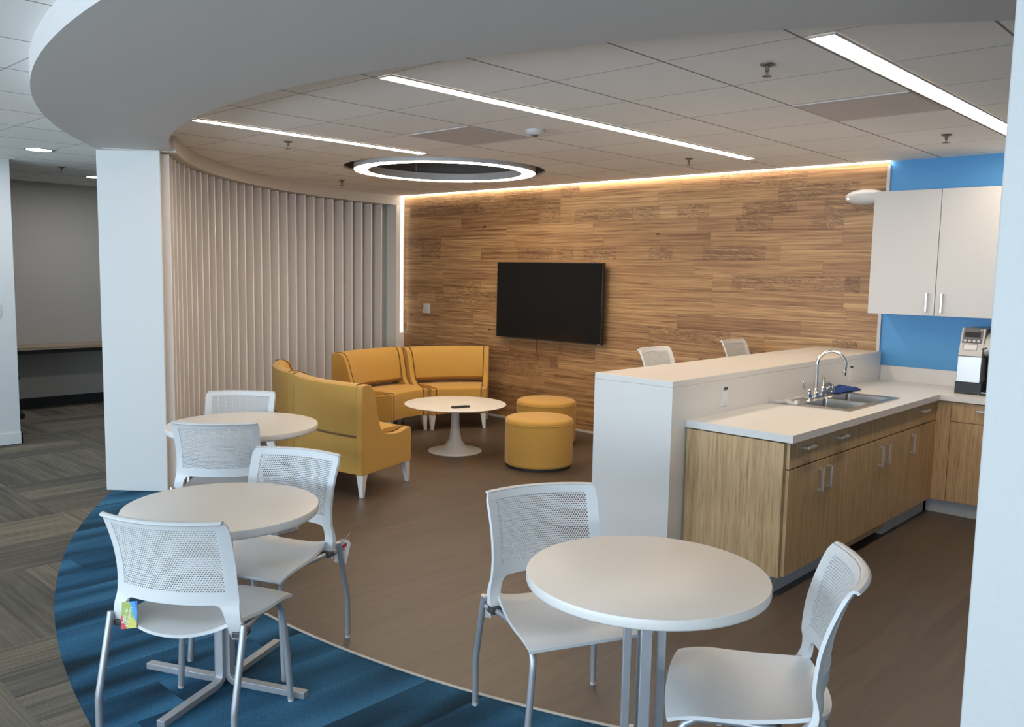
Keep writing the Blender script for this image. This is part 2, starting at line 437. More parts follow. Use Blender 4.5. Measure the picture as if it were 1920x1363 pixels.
# ceiling with a round opening for the ring light
RC, RH = (-5.93, 5.40), .92
m = MB(); s = 1.2
x0, x1, y0, y1 = RC[0] - s, RC[0] + s, RC[1] - s, RC[1] + s
m.box(XB0, XB1, YB0, y0, CEIL, CEIL + .03); m.box(XB0, XB1, y1, YB1 + .3, CEIL, CEIL + .03)
m.box(XB0, x0, y0, y1, CEIL, CEIL + .03); m.box(x1, XB1, y0, y1, CEIL, CEIL + .03)
n = 128
inner = []; outer = []
for i in range(n):
    a = 2 * math.pi * i / n; ca, sa = math.cos(a), math.sin(a); k = s / max(abs(ca), abs(sa))
    inner.append((RC[0] + RH * ca, RC[1] + RH * sa)); outer.append((RC[0] + k * ca, RC[1] + k * sa))
vs = [(*p, CEIL) for p in inner] + [(*p, CEIL) for p in outer] + [(*p, CEIL + .03) for p in inner]
m.add(vs, [(i, (i + 1) % n, n + (i + 1) % n, n + i) for i in range(n)] + [(i, 2 * n + i, 2 * n + (i + 1) % n, (i + 1) % n) for i in range(n)])
struct(m.build('ceiling', M['ceiling'], smooth=0))
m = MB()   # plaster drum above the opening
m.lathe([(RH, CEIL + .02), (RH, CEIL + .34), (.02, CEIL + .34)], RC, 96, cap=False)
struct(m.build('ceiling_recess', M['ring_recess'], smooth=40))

# curved soffit: a crescent between two circles, then a curved bulkhead over the slats
SI, SR = (-3.565, 7.10), 4.90
SO, SOR = (-2.43, 7.38), 6.27
n = 90
inn = arc(SI, SR, -120.2, -48, n); out = arc(SO, SOR, -129.2, -57, n)
m = MB()
vs = [(*p, z) for z in (SOF, CEIL) for ring in (inn, out) for p in ring]; k = n + 1
fs = []
for i in range(n):
    fs.append((i, i + 1, k + i + 1, k + i)); fs.append((2 * k + i, 3 * k + i, 3 * k + i + 1, 2 * k + i + 1))
    fs.append((i, 2 * k + i, 2 * k + i + 1, i + 1)); fs.append((k + i, k + i + 1, 3 * k + i + 1, 3 * k + i))
fs.append((0, k, 3 * k, 2 * k)); fs.append((n, 2 * k + n, 3 * k + n, k + n))
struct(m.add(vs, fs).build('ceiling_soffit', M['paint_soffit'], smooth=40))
m = MB(); n = 60
def ring_slab(m, c, r0, r1, a0, a1, z0, z1, n=60):
    A = arc(c, r0, a0, a1, n); B = arc(c, r1, a0, a1, n)
    vs = [(*p, z) for z in (z0, z1) for r_ in (A, B) for p in r_]; k = n + 1; fs = []
    for i in range(n):
        fs += [(i, i + 1, k + i + 1, k + i), (2 * k + i, 3 * k + i, 3 * k + i + 1, 2 * k + i + 1), (i, 2 * k + i, 2 * k + i + 1, i + 1), (k + i, k + i + 1, 3 * k + i + 1, 3 * k + i)]
    fs += [(0, k, 3 * k, 2 * k), (n, 2 * k + n, 3 * k + n, k + n)]
    return m.add(vs, fs)
ring_slab(m, SI, SR - .03, 5.36, -120.2, -179.9, SOF - .005, CEIL)
struct(m.build('trim_2', M['paint_fascia'], smooth=40))
# white end of the curved wall
pa, pb = Vector((-6.384, 2.482)), Vector((-6.041, 2.785)); dv = Vector((-.866, .5)) * .05
struct(MB().prism([pa, pb, pb + dv, pa + dv], 0, SOF).build('wall_column', M['paint'], smooth=0, bevel=.006))
struct(ring_slab(MB(), SI, 5.05, 5.33, -121.2, -179.9, 0, SOF).build('wall_curved', M['paint_grey_blue'], smooth=40))
struct(ring_slab(MB(), SI, 4.87, 5.05, -177.25, -179.4, 0, SOF - .005, 6).build('trim_3', M['paint_bright'], smooth=40))

# slatted screen
scr = empty('slat_screen', (SI[0] + 4.97 * math.cos(R(-150)), SI[1] + 4.97 * math.sin(R(-150)), 0), 0,
            'curved screen of pale upright slats running from the white column to the wood wall', 'screen')
tt = Vector(scr.location)
for i in range(29):
    a = R(-174.95 + 1.92 * i); u = Vector((math.cos(a), math.sin(a))); w = Vector((-u.y, u.x)) * .011
    c = Vector(SI); p0 = c + 4.925 * u; p1 = c + 5.045 * u
    o = MB().prism([p0 - w, p0 + w, p1 + w, p1 - w], 0.0, SOF - .012).build('slat', M['paint_slat'], scr, smooth=0, bevel=.003)
    o.matrix_parent_inverse = Matrix.Translation(-tt)

# straight walls
struct(MB().box(-8.75, -2.53, 7.0, 7.2, 0, CEIL).build('wall_back', M['wood_wall'], smooth=0))
struct(MB().box(-2.53, XB1, 7.003, 7.2, 0, CEIL).build('wall_kitchen', M['paint_blue'], smooth=0))
struct(MB().box(-2.545, -2.52, 6.985, 7.01, 0, CEIL - .03).build('trim_4', M['laminate_white'], smooth=0))
struct(MB().box(-8.4, -3.03, 6.988, 7.002, 0, .022).build('baseboard_back', M['laminate_white'], smooth=0))
struct(MB().box(-13.0, -8.75, 7.0, 7.2, 0, CEIL).build('wall_hall_back', M['paint_hall'], smooth=0))
struct(MB().box(-10.9, -10.7, -1.0, 7.0, 0, CEIL).build('wall_hall', M['paint_hall'], smooth=0))
struct(MB().box(-10.7, -10.685, 1.0, 7.0, 0, .11).build('baseboard_hall', M['rubber_black'], smooth=0))
struct(MB().box(-8.80, -8.62, -4.0, 2.60, 0, CEIL).build('wall_left', M['paint'], smooth=0))
m = MB().box(-8.62, -8.605, -4.0, 2.612, 0, .10).box(-8.80, -8.605, 2.60, 2.612, 0, .10)
struct(m.build('baseboard_left', M['baseboard_white'], smooth=0))
struct(MB().box(-.496, 1.9, 2.0, 2.2, 0, SOF).build('wall_right', M['paint_wall_end'], smooth=0, bevel=.004))
struct(MB().box(XB1, XB1 + .2, YB0, 7.2, 0, CEIL).build('wall_far_right', M['paint'], smooth=0))
struct(MB().box(XB0 - .2, XB0, YB0, 7.2, 0, CEIL).build('wall_far_left', M['paint_hall'], smooth=0))
# rear wall with four windows
m = MB(); xs = [-13.0]; wins = []
for x in (-6.6, -3.4, -0.2, 3.0):
    wins.append((x - 1.35, x + 1.35))
px = -13.0
for a, b in wins:
    m.box(px, a, -4.2, -4.0, 0, CEIL); m.box(a, b, -4.2, -4.0, 0, .65); m.box(a, b, -4.2, -4.0, 2.45, CEIL); px = b
m.box(px, XB1, -4.2, -4.0, 0, CEIL)
struct(m.build('wall_rear', M['paint'], smooth=0))
for i, (a, b) in enumerate(wins):
    m = MB()
    for q in ((a, a + .05), (b - .05, b), ((a + b) / 2 - .025, (a + b) / 2 + .025)): m.box(*q, -4.14, -4.06, .65, 2.45)
    m.box(a, b, -4.14, -4.06, .65, .70); m.box(a, b, -4.14, -4.06, 2.40, 2.45)
    w = struct(m.build('window_%d' % (i + 1), M['laminate_white'], smooth=0))
    MB().box(a + .05, b - .05, -4.105, -4.095, .70, 2.40).build('pane', M['glass'], w, smooth=0)

# hall: ledge and switch
lg = empty('wall_ledge', (-10.5, 3.0, .70), 0, 'wood-topped work ledge with black edge along the hallway wall', 'ledge')
MB().box(-.2, .24, -3.5, 3.9, .0, .032).build('ledge_top', M['ledge'], lg, smooth=0)
MB().box(-.2, .22, -3.5, 3.9, -.045, 0).build('support_rail', M['rubber_black'], lg, smooth=0)
sw = empty('wall_switch', (-8.62, 2.43, 1.22), 0, 'white switch plate on the white hallway wall beside the column', 'switch')
MB().box(0, .006, -.06, .055, -.058, .058).build('plate', M['laminate_white'], sw, smooth=0, bevel=.002)
MB().box(.006, .011, -.018, .014, -.033, .033).build('rocker', M['plastic_white'], sw, smooth=0, bevel=.001)

# ------------------------------------------------------------------ ceiling things
def strip_light(xa, xb, ya, yb, label):
    o = empty('ceiling_light', ((xa + xb) / 2, (ya + yb) / 2, CEIL), 0, label, 'light', 'recessed linear ceiling lights')
    hx, hy = (xb - xa) / 2, (yb - ya) / 2
    MB().box(-hx, hx, -hy, hy, -.006, -.001).build('diffuser', M['strip_glow'], o, smooth=0)
    f = MB(); t = .008
    f.box(-hx - t, -hx, -hy - t, hy + t, -.008, -.001); f.box(hx, hx + t, -hy - t, hy + t, -.008, -.001)
    f.box(-hx, hx, -hy - t, -hy, -.008, -.001); f.box(-hx, hx, hy, hy + t, -.008, -.001)
    f.build('frame', M['laminate_white'], o, smooth=0)
strip_light(-5.27, -5.185, 2.64, 4.52, 'short linear ceiling light ending beside the glowing ring')
strip_light(-3.37, -3.285, 2.64, 6.24, 'long linear ceiling light over the middle of the room, between ring and kitchen')
strip_light(-1.512, -1.412, 3.255, 6.69, 'linear ceiling light above the kitchen aisle, running behind the white wall edge')
rg = empty('ring_light', (RC[0], RC[1], CEIL - .012), 0, 'large glowing ring light set in a round ceiling recess above the sofas', 'light')
MB().lathe([(.704, -.010), (.824, -.010), (.824, -.0095), (.704, -.0095), (.704, -.010)], (0, 0), 96, cap=False).build('diffuser', M['ring_glow'], rg, smooth=40)
MB().lathe([(.702, -.009), (.826, -.009), (.826, .06), (.702, .06), (.702, -.009)], (0, 0), 96, cap=False).build('housing', M['laminate_white'], rg, smooth=40)
for k in range(3):
    a = R(40 + 120 * k); MB().tube([(.76 * math.cos(a), .76 * math.sin(a), .06), (.76 * math.cos(a), .76 * math.sin(a), .351)], .004, 6).build('suspension_rod', M['silver_paint'], rg)
ws = empty('wall_washer', (-5.45, 6.955, CEIL), 0, 'thin line of warm light along the top of the wood wall', 'light')
MB().box(-2.98, 2.93, .006, .030, -.008, -.001).build('diffuser', M['wash_glow'], ws, smooth=0)
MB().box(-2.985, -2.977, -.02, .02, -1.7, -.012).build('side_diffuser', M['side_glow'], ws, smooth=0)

spr0 = empty('sprinkler', (0, 0, 0), 0, 'x', 'sprinkler', 'ceiling sprinklers')
MB().lathe([(.034, 0), (.032, -.005), (.02, -.010), (.012, -.010)], (0, 0), 20).build('escutcheon', M['sprinkler_metal'], spr0)
MB().lathe([(.010, -.008), (.010, -.03), (.006, -.034), (.006, -.05)], (0, 0), 12).build('nozzle', M['sprinkler_metal'], spr0)
MB().lathe([(.022, -.052), (.022, -.055), (.004, -.057)], (0, 0), 16).build('deflector', M['sprinkler_metal'], spr0)
SPR = [((-1.829, 3.545), 'dark ceiling sprinkler between the kitchen strip light and the middle strip, over the bar corner'),
       ((-1.804, 5.922), 'dark ceiling sprinkler above the upper kitchen cabinets, close to the blue wall'),
       ((-3.712, 5.972), 'dark ceiling sprinkler beside the far end of the long strip light'),
       ((-5.573, 3.526), 'dark ceiling sprinkler beside the short strip light, over the tables'),
       ((-7.507, 5.387), 'dark ceiling sprinkler between the ring light and the slatted screen'),
       ((-8.839, 3.114), 'dark ceiling sprinkler in the hallway beyond the white column')]
for i, ((x, y), lb) in enumerate(SPR):
    o = spr0 if i == 0 else copy_tree(spr0)
    o.location = (x, y, CEIL - .001); o['label'] = lb; o.scale = (.95,) * 3
sd = empty('smoke_detector', (-3.78, 4.22, CEIL - .001), 0, 'round white smoke detector on the ceiling beside the long strip light', 'detector')
MB().lathe([(.062, 0), (.062, -.012), (.05, -.030), (.034, -.036)], (0, 0), 32).build('body', M['laminate_white'], sd)
MB().lathe([(.018, -.0362), (.016, -.042)], (0, 0), 16).build('sensor_cap', M['dark_grey'], sd)
for (xa, xb, ya, yb, lb) in ((-4.625, -4.031, 3.853, 4.437, 'square grey vent panel in the ceiling in front of the ring light'),
                             (-2.145, -1.545, 4.463, 5.047, 'square grey vent panel in the ceiling beside the kitchen strip light')):
    o = empty('ceiling_vent', ((xa + xb) / 2, (ya + yb) / 2, CEIL - .001), 0, lb, 'vent', 'grey ceiling vents')
    hx, hy = (xb - xa) / 2, (yb - ya) / 2
    MB().box(-hx, hx, -hy, hy, -.005, 0).build('panel', M['ceiling_panel_grey'], o, smooth=0)
    f = MB(); f.box(-hx, hx, -hy, -hy + .012, -.0058, -.005); f.box(-hx, hx, hy - .012, hy, -.0058, -.005); f.box(-hx, -hx + .012, -hy, hy, -.0058, -.005); f.box(hx - .012, hx, -hy, hy, -.0058, -.005)
    f.build('frame', M['ceiling_panel_grey'], o, smooth=0)
for (x, y, lb) in ((-7.654, 2.531, 'round recessed downlight in the hallway ceiling in front of the white column'),
                   (-9.50, 3.69, 'round recessed downlight deep in the hallway, half behind the white column')):
    o = empty('downlight', (x, y, CEIL - .001), 0, lb, 'light', 'round hallway downlights')
    MB().lathe([(.092, -.003), (.001, -.004)], (0, 0), 32, cap=False).build('lens', M['down_glow'], o)
    l = bpy.data.lights.new('downlight_beam', 'AREA'); l.shape = 'DISK'; l.size = .17; l.energy = 8.0; l.color = (.95, .97, 1.0)
    lo = bpy.data.objects.new('downlight_beam', l); col.objects.link(lo); lo.parent = o; lo.location = (0, 0, -.008)
    MB().lathe([(.094, 0), (.094, -.006), (.112, -.006), (.115, 0)], (0, 0), 32, cap=False).build('trim_ring', M['silver_paint'], o)

# ------------------------------------------------------------------ wood wall things
tv = empty('television', (-5.958, 6.995, .935), 0, 'large black flat screen mounted on the wood wall', 'television')
MB().box(-.735, .735, -.105, -.062, 0, .826).build('housing', M['black_plastic'], tv, smooth=0, bevel=.003)
MB().box(-.727, .727, -.1075, -.105, .012, .819).build('screen', M['screen'], tv, smooth=0)
MB().box(-.25, .25, -.062, 0.003, .25, .60).build('wall_bracket', M['black_plastic'], tv, smooth=0)
MB().box(.695, .716, -.109, -.1075, .003, .009).build('indicator', M['nickel'], tv, smooth=0)
for dx, L in ((-.178, .145), (.155, .125)):
    MB().tube([(dx, -.05, .01), (dx, -.05, -L + .02), (dx + .012, -.054, -L)], .004, 8).build('release_strap', M['black_plastic'], tv)
th = empty('wall_thermostat', (-7.985, 7.0, 1.19), 0, 'small white thermostat with clear guard on the wood wall beside the screen', 'thermostat')
MB().box(-.052, .052, -.03, 0.002, -.06, .06).build('housing', M['laminate_white'], th, smooth=0, bevel=.004)
MB().box(-.046, .026, -.034, -.03, -.018, .05).build('guard', M['thermo_cover'], th, smooth=0, bevel=.002)
MB().lathe([(.010, 0), (.008, .006)], (0, 0), 14).build('sensor_eye', M['black_plastic'], th)
e_ = [c for c in th.children if c.name.startswith('sensor_eye')][0]; e_.rotation_euler = (R(90), 0, 0); e_.location = (-.03, -.034, .03)
MB().box(-.058, -.046, -.036, -.026, -.034, -.022).build('latch', M['laminate_white'], th, smooth=0)
em = empty('emergency_light', (-2.705, 7.0, 2.30), 0, 'white oval emergency light on the wood wall beside the white upper cabinets', 'light')
m = MB(); rows = []
nu, nv = 28, 10
vs = []
for j in range(nv + 1):
    a = (math.pi / 2) * j / nv
    for i in range(nu):
        b = 2 * math.pi * i / nu
        vs.append((.165 * math.cos(b) * math.cos(a), -.085 * math.sin(a), .062 * math.sin(b) * math.cos(a)))
fs = [(j * nu + i, j * nu + (i + 1) % nu, (j + 1) * nu + (i + 1) % nu, (j + 1) * nu + i) for j in range(nv) for i in range(nu)]
m.add(vs, fs + [tuple(range(nu))]).build('housing', M['plastic_white'], em, weld=True)
MB().tube([(.145 * math.cos(R(a)), -.048 - .028 * math.cos(R(a)) ** 0 * (1 - abs(math.cos(R(a)))), .006) for a in range(180, 361, 12)], .003, 6).build('seam', M['nickel'], em)
for dx in (-.118, .118):
    MB().lathe([(.016, 0), (.013, .008), (.004, .010)], (0, 0), 16).build('lamp_head', M['nickel'], em)
hd = [c for c in em.children if c.name.startswith('lamp_head')]
for o, dx in zip(hd, (-.118, .118)): o.location = (dx, -.056, -.012); o.rotation_euler = (R(90), 0, 0)

# ------------------------------------------------------------------ bar, counter, cabinets
bar = empty('bar', (-2.765, 5.5, 0), 0, 'tall white block bar running out from the wood wall beside the sink', 'bar')
MB().box(-.265, .265, -1.55, 1.48, 0, 1.045).build('body', M['quartz'], bar, smooth=0)
MB().box(-.265, .265, -1.551, 1.48, 1.045, 1.08).build('bar_top', M['quartz'], bar, smooth=0, bevel=.003)
for y, lb in ((4.51, 'white power outlet low on the bar beside the empty end of the counter'), (6.38, 'white power outlet on the bar behind the faucet, by the blue wall')):
    o = empty('power_outlet', (-2.5, y, .952), 0, lb, 'outlet', 'outlets above the counter')
    MB().box(0, .006, -.037, .037, -.058, .058).build('plate', M['plate_white'], o, smooth=0, bevel=.002)
    MB().box(.006, .010, -.018, .018, -.036, .030).build('receptacle', M['plate_white'], o, smooth=0, bevel=.001)
    MB().box(.006, .0105, -.022, .022, .035, .050).build('label_strip', M['dark_grey'], o, smooth=0)
CT = .855
SX0, SX1, SY0, SY1 = -2.375, -2.01, 5.14, 5.90   # sink cutout
ct = empty('countertop', (-2.19, 5.5, CT), 0, 'white L-shaped worktop around the sink and under the coffee brewer', 'countertop')
def cbox(m, x0, x1, y0, y1, z0, z1): m.box(x0 + 2.19, x1 + 2.19, y0 - 5.5, y1 - 5.5, z0 - CT, z1 - CT)
m = MB(); T = CT - .04
cbox(m, -2.4985, SX0, 4.09, 6.40, T, CT); cbox(m, SX1, -1.872, 4.09, 6.40, T, CT)
cbox(m, SX0, SX1, 4.09, SY0, T, CT); cbox(m, SX0, SX1, SY1, 6.40, T, CT)
cbox(m, -2.4985, 1.6, 6.40, 7.0, T, CT)
m.build('worktop', M['quartz'], ct, smooth=0)
m = MB(); cbox(m, -2.4985, 1.6, 6.982, 7.0, CT, CT + .115); m.build('backsplash', M['quartz'], ct, smooth=0)

def bar_handle(name, parent, x, y, z, axis, L=.11, out=(1, 0), r=.006):
    """a D-shaped pull standing off a face"""
    ox, oy = out; d = .024
    m = MB()
    if axis == 'z':
        a = (x, y, z - L / 2); b = (x, y, z + L / 2)
    else:
        a = (x - abs(oy) * L / 2, y - abs(ox) * L / 2, z); b = (x + abs(oy) * L / 2, y + abs(ox) * L / 2, z)
    w = .007
    for q in (a, b):
        q2 = (q[0] + ox * d, q[1] + oy * d, q[2])
        m.box(min(q[0], q2[0]) - w * abs(oy), max(q[0], q2[0]) + w * abs(oy), min(q[1], q2[1]) - w * abs(ox), max(q[1], q2[1]) + w * abs(ox), q[2] - w, q[2] + w)
    a2 = [a[0] + ox * d, a[1] + oy * d, a[2]]; b2 = [b[0] + ox * d, b[1] + oy * d, b[2]]
    m.box(min(a2[0], b2[0]) - w, max(a2[0], b2[0]) + w, min(a2[1], b2[1]) - w, max(a2[1], b2[1]) + w, min(a2[2], b2[2]) - w, max(a2[2], b2[2]) + w)
    return m.build(name, M['nickel'], parent, smooth=0, bevel=.002)
FX = -1.895; DT = .019; ZT = CT - .047
def front(name, parent, y0, y1, z0, z1, material='oak'):
    return MB().box(FX - DT, FX, y0 + .0017, y1 - .0017, z0 + .0017, z1 - .0017).build(name, M[material], parent, smooth=0, bevel=.001)
def base_cab(y0, y1, label, doors, drawers, low=.105, false_front=False):
    o = empty('base_cabinet', (FX - .3, (y0 + y1) / 2, 0), 0, label, 'cabinet', 'oak base cabinets under the sink counter')
    T_ = Matrix.Translation(-Vector(o.location))
    parts = [MB().box(-2.49, FX - DT - .002, y0 + .001, y1 - .001, .10, .66 if false_front else ZT).build('body', M['oak'], o, smooth=0)]
    k = (y1 - y0) / len(drawers)
    for i, hnd in enumerate(drawers):
        d = front('false_front' if false_front else 'drawer', o, y0 + i * k, y0 + (i + 1) * k, .672, ZT); parts.append(d)
        if hnd: bar_handle('handle', d, FX, y0 + (i + .5) * k, .765, 'h', .10).matrix_parent_inverse = Matrix.Identity(4)
    k = (y1 - y0) / len(doors)
    for i, hy in enumerate(doors):
        d = front('door', o, y0 + i * k, y0 + (i + 1) * k, low, .668); parts.append(d)
        bar_handle('handle', d, FX, hy, .563, 'z', .115)
    for p in parts: p.matrix_parent_inverse = T_
    return o
c1 = base_cab(4.112, 4.97, 'oak base cabinet at the open end of the counter, two drawers over two doors', (4.487, 4.595), (1, 1))
q = MB().box(-2.49, FX - DT - .004, 4.094, 4.111, .10, ZT).build('end_panel', M['oak'], c1, smooth=0); q.matrix_parent_inverse = Matrix.Translation(-Vector(c1.location))
q = MB().box(-2.49, FX - .065, 4.10, 4.97, 0.0, .10).build('kick_board', M['kick'], c1, smooth=0); q.matrix_parent_inverse = Matrix.Translation(-Vector(c1.location))
c2 = base_cab(4.97, 5.885, 'oak sink cabinet with two tall doors below the steel sink', (5.373, 5.481), (0, 0), .105, True)
q = MB().box(FX - .055, FX - .037, 4.975, 5.62, .045, .10).build('apron', M['oak'], c2, smooth=0); q.matrix_parent_inverse = Matrix.Translation(-Vector(c2.location))
q = MB().box(-2.49, -2.30, 4.975, 5.88, 0, .10).build('plinth', M['rubber_black'], c2, smooth=0); q.matrix_parent_inverse = Matrix.Translation(-Vector(c2.location))
q = MB().box(-2.29, FX - .045, 5.63, 5.884, 0.0, .098).build('kick_board', M['kick'], c2, smooth=0); q.matrix_parent_inverse = Matrix.Translation(-Vector(c2.location))
c3 = base_cab(5.885, 6.422, 'oak base cabinet in the inner corner of the counter, one drawer over one door', (5.936,), (1,))
q = MB().box(-2.49, FX - .045, 5.886, 6.421, 0.0, .10).build('kick_board', M['kick'], c3, smooth=0); q.matrix_parent_inverse = Matrix.Translation(-Vector(c3.location))
# run along the blue wall
FY = 6.425
o = empty('base_cabinet', (-1.3, 6.7, 0), 0, 'oak base cabinet under the coffee brewer, along the blue wall', 'cabinet')
T_ = Matrix.Translation(-Vector(o.location)); pp = []
pp.append(MB().box(-1.86, -.6, FY + DT, 6.98, .10, ZT).build('body', M['oak'], o, smooth=0))
pp.append(MB().box(-1.913, -1.802, FY + .004, FY + DT, .10, ZT).build('filler', M['oak'], o, smooth=0))
for xa, xb in ((-1.80, -1.35), (-1.35, -.90)):
    d = MB().box(xa + .0017, xb - .0017, FY, FY + DT, .674, ZT - .001).build('drawer', M['oak'], o, smooth=0, bevel=.001); pp.append(d)
    bar_handle('handle', d, (xa + xb) / 2, FY, .765, 'h', .10, (0, -1))
    d = MB().box(xa + .0017, xb - .0017, FY, FY + DT, .105, .669).build('door', M['oak'], o, smooth=0, bevel=.001); pp.append(d)
    bar_handle('handle', d, xb - .05, FY, .563, 'z', .115, (0, -1))
pp.append(MB().box(-1.938, -.6, FY + .045, 6.98, 0, .10).build('kick_board', M['kick'], o, smooth=0))
for p in pp: p.matrix_parent_inverse = T_
# upper cabinets
for i, (xa, lb) in enumerate(((-2.505, 'white two-door upper cabinet whose side meets the oval emergency light'), (-1.545, 'white two-door upper cabinet mostly hidden behind the white wall edge'))):
    o = empty('upper_cabinet', (xa + .478, 6.83, 1.39), 0, lb, 'cabinet', 'white upper cabinets on the blue wall')
    MB().box(-.478, .478, -.158, .172, 0, .915).build('body', M['laminate_white'], o, smooth=0)
    for s_, e_x in ((-1, -.476), (1, .002)):
        d = MB().box(e_x, e_x + .474, -.18, -.160, 0.001, .914).build('door', M['laminate_white'], o, smooth=0, bevel=.0015)
        bar_handle('handle', d, s_ * .052, -.18, .095, 'z', .125, (0, -1))

# sink
sk = empty('sink', (-2.19, 5.52, CT), 0, 'double-bowl stainless steel sink set in the white worktop', 'sink')
m = MB(); rx0, rx1, ry0, ry1 = -.255, .20, -.44, .44
b1 = (-.125, .155, -.358, -.016); b2 = (-.125, .155, .016, .358)
def sbox(x0, x1, y0, y1): m.box(x0, x1, y0, y1, .0005, .005)
sbox(rx0, b1[0], ry0, ry1); sbox(b1[1], rx1, ry0, ry1); sbox(b1[0], b1[1], ry0, b1[2]); sbox(b1[0], b1[1], b1[3], b2[2]); sbox(b1[0], b1[1], b2[3], ry1)
m.build('rim', M['steel'], sk, smooth=0)
for (x0, x1, y0, y1) in (b1, b2):
    m = MB(); dz = -.165; ins = .018
    top = [(x0, y0), (x1, y0), (x1, y1), (x0, y1)]; mid = [(x0 + .006, y0 + .006), (x1 - .006, y0 + .006), (x1 - .006, y1 - .006), (x0 + .006, y1 - .006)]
    bot = [(x0 + ins, y0 + ins), (x1 - ins, y0 + ins), (x1 - ins, y1 - ins), (x0 + ins, y1 - ins)]
    vs = [(*p, .004) for p in top] + [(*p, dz + .02) for p in mid] + [(*p, dz) for p in bot]
    fs = [(a * 4 + i, a * 4 + (i + 1) % 4, (a + 1) * 4 + (i + 1) % 4, (a + 1) * 4 + i) for a in range(2) for i in range(4)] + [(8, 9, 10, 11)]
    b = m.add(vs, fs).build('bowl', M['steel'], sk, smooth=40, bevel=.012, seg=3)
    MB().lathe([(.045, dz + .001), (.043, dz + .004), (.02, dz + .0015)], ((x0 + x1) / 2, (y0 + y1) / 2), 24).build('drain', M['chrome'], b)
fc = empty('faucet', (-2.385, 5.52, CT + .004), 0, 'chrome gooseneck faucet with two lever handles behind the sink', 'faucet')
MB().box(-.024, .024, -.13, .13, 0, .012).build('base_plate', M['chrome'], fc, smooth=0, bevel=.005)
MB().lathe([(.026, .012), (.024, .03), (.016, .04), (.019, .055), (.014, .065)], (0, 0), 24).build('spout_base', M['chrome'], fc)
pts = [(0, 0, .06), (0, 0, .15), (0, 0, .225)]
sd_ = Vector((.93, .37, 0)) ; rr = .088
for k in range(13):
    a = math.pi - math.pi * 1.08 * k / 12
    pts.append(tuple(sd_ * (rr + rr * math.cos(a)) + Vector((0, 0, .225 + rr * math.sin(a)))))
pts.append(tuple(Vector(pts[-1]) + Vector((-.004, 0, -.035))))
MB().tube(pts, .0105, 16).build('spout', M['chrome'], fc)
e = Vector(pts[-1]); MB().tube([e + Vector((0, 0, .022)), e, e + Vector((0, 0, -.012))], [.013, .014, .012], 16).build('aerator', M['chrome'], fc)
for sgn in (-1, 1):
    m = MB().lathe([(.022, .012), (.018, .03), (.013, .045), (.016, .055), (.010, .066)], (0, .105 * sgn), 20)
    b = m.build('valve', M['chrome'], fc)
    y = .105 * sgn
    MB().tube([(0, y, .058), (-.012, y + .03 * sgn, .062), (-.018, y + .05 * sgn, .075), (-.02, y + .056 * sgn, .105), (-.02, y + .052 * sgn, .12)], [.005, .005, .005, .006, .008], 10).build('lever', M['chrome'], b)
st = empty('sink_strainer', (-2.385, 5.715, CT + .005), 0, 'chrome strainer basket leaning on its rim behind the sink beside the blue cloth', 'strainer')
b = MB().lathe([(.045, 0), (.046, .004), (.034, .006), (.032, -.004), (.030, -.018), (.004, -.02)], (0, 0), 28).build('basket', M['chrome'], st)
b.rotation_euler = (R(15), R(62), R(-20)); b.location = (0, 0, .046)
b2_ = MB().lathe([(.006, -.018), (.006, .012), (.010, .016), (.002, .02)], (0, 0), 14).build('knob', M['chrome'], b)
# folded cloth
cl = []
def hcl(x, y): return .004 * math.sin(9 * x + 3 * y) + .003 * math.sin(17 * y + 5 * x)
P = []
nx, ny = 15, 19
for i in range(nx):
    row = []
    for j in range(ny):
        u = i / (nx - 1) - .5; v = j / (ny - 1) - .5
        x = u * .135 * (1 + .12 * v) ; y = v * .33 + .02 * u
        dome = (1 - (2 * abs(u)) ** 4) * (1 - (2 * abs(v)) ** 6)
        row.append((x, y, .008 + .022 * dome + (.006 * math.sin(14 * v + 4 * u) + .004 * math.sin(25 * u)) * dome))
    P.append(row)
tc = MB().slab(P, .010).build('cloth', M['cloth_blue'], smooth=60)
tc.location = (-2.405, 5.965, CT + .0015); tc.rotation_euler = (0, 0, R(-4)); tag(tc, 'folded blue cloth lying on the worktop behind the sink', 'cloth')
wb = empty('spray_cover', (-2.40, 5.09, CT + .0055), R(6), 'long flat white plastic piece lying across the near corner of the sink rim', 'sink accessory')
P = []
for i in range(13):
    x = -.085 + .17 * i / 12; z = .010 + .004 * math.cos(i * .9)
    P.append([(x, -.018 - .003 * math.sin(i), z), (x, 0, z + .003), (x, .018, z)])
MB().slab(P, .014).build('body', M['laminate_white'], wb, smooth=50)
MB().box(.07, .088, -.018, .018, .0, .027).build('end_cap', M['plastic_white'], wb, smooth=0, bevel=.003)

# coffee brewer
cb = empty('coffee_brewer', (-1.66, 6.70, CT + .0005), R(0), 'tall silver and black coffee brewer on the worktop by the blue wall', 'coffee machine')
MB().box(-.17, .005, -.135, .18, 0, .085).build('base', M['black_plastic'], cb, smooth=0, bevel=.006)
m = MB()
def yz_prism(m, poly, x0, x1):
    n = len(poly); vs = [(x0, *p) for p in poly] + [(x1, *p) for p in poly]
    return m.add(vs, [tuple(range(n - 1, -1, -1)), tuple(range(n, 2 * n))] + [(i, (i + 1) % n, n + (i + 1) % n, n + i) for i in range(n)])
yz_prism(MB(), [(-.13, .085), (-.118, .265), (.17, .265), (.17, .085)], -.165, -.012).build('lower_panel', M['brewer_silver'], cb, smooth=0, bevel=.003)
yz_prism(MB(), [(-.12, .268), (-.06, .462), (.17, .462), (.17, .268)], -.165, -.012).build('upper_body', M['brewer_silver'], cb, smooth=0, bevel=.003)
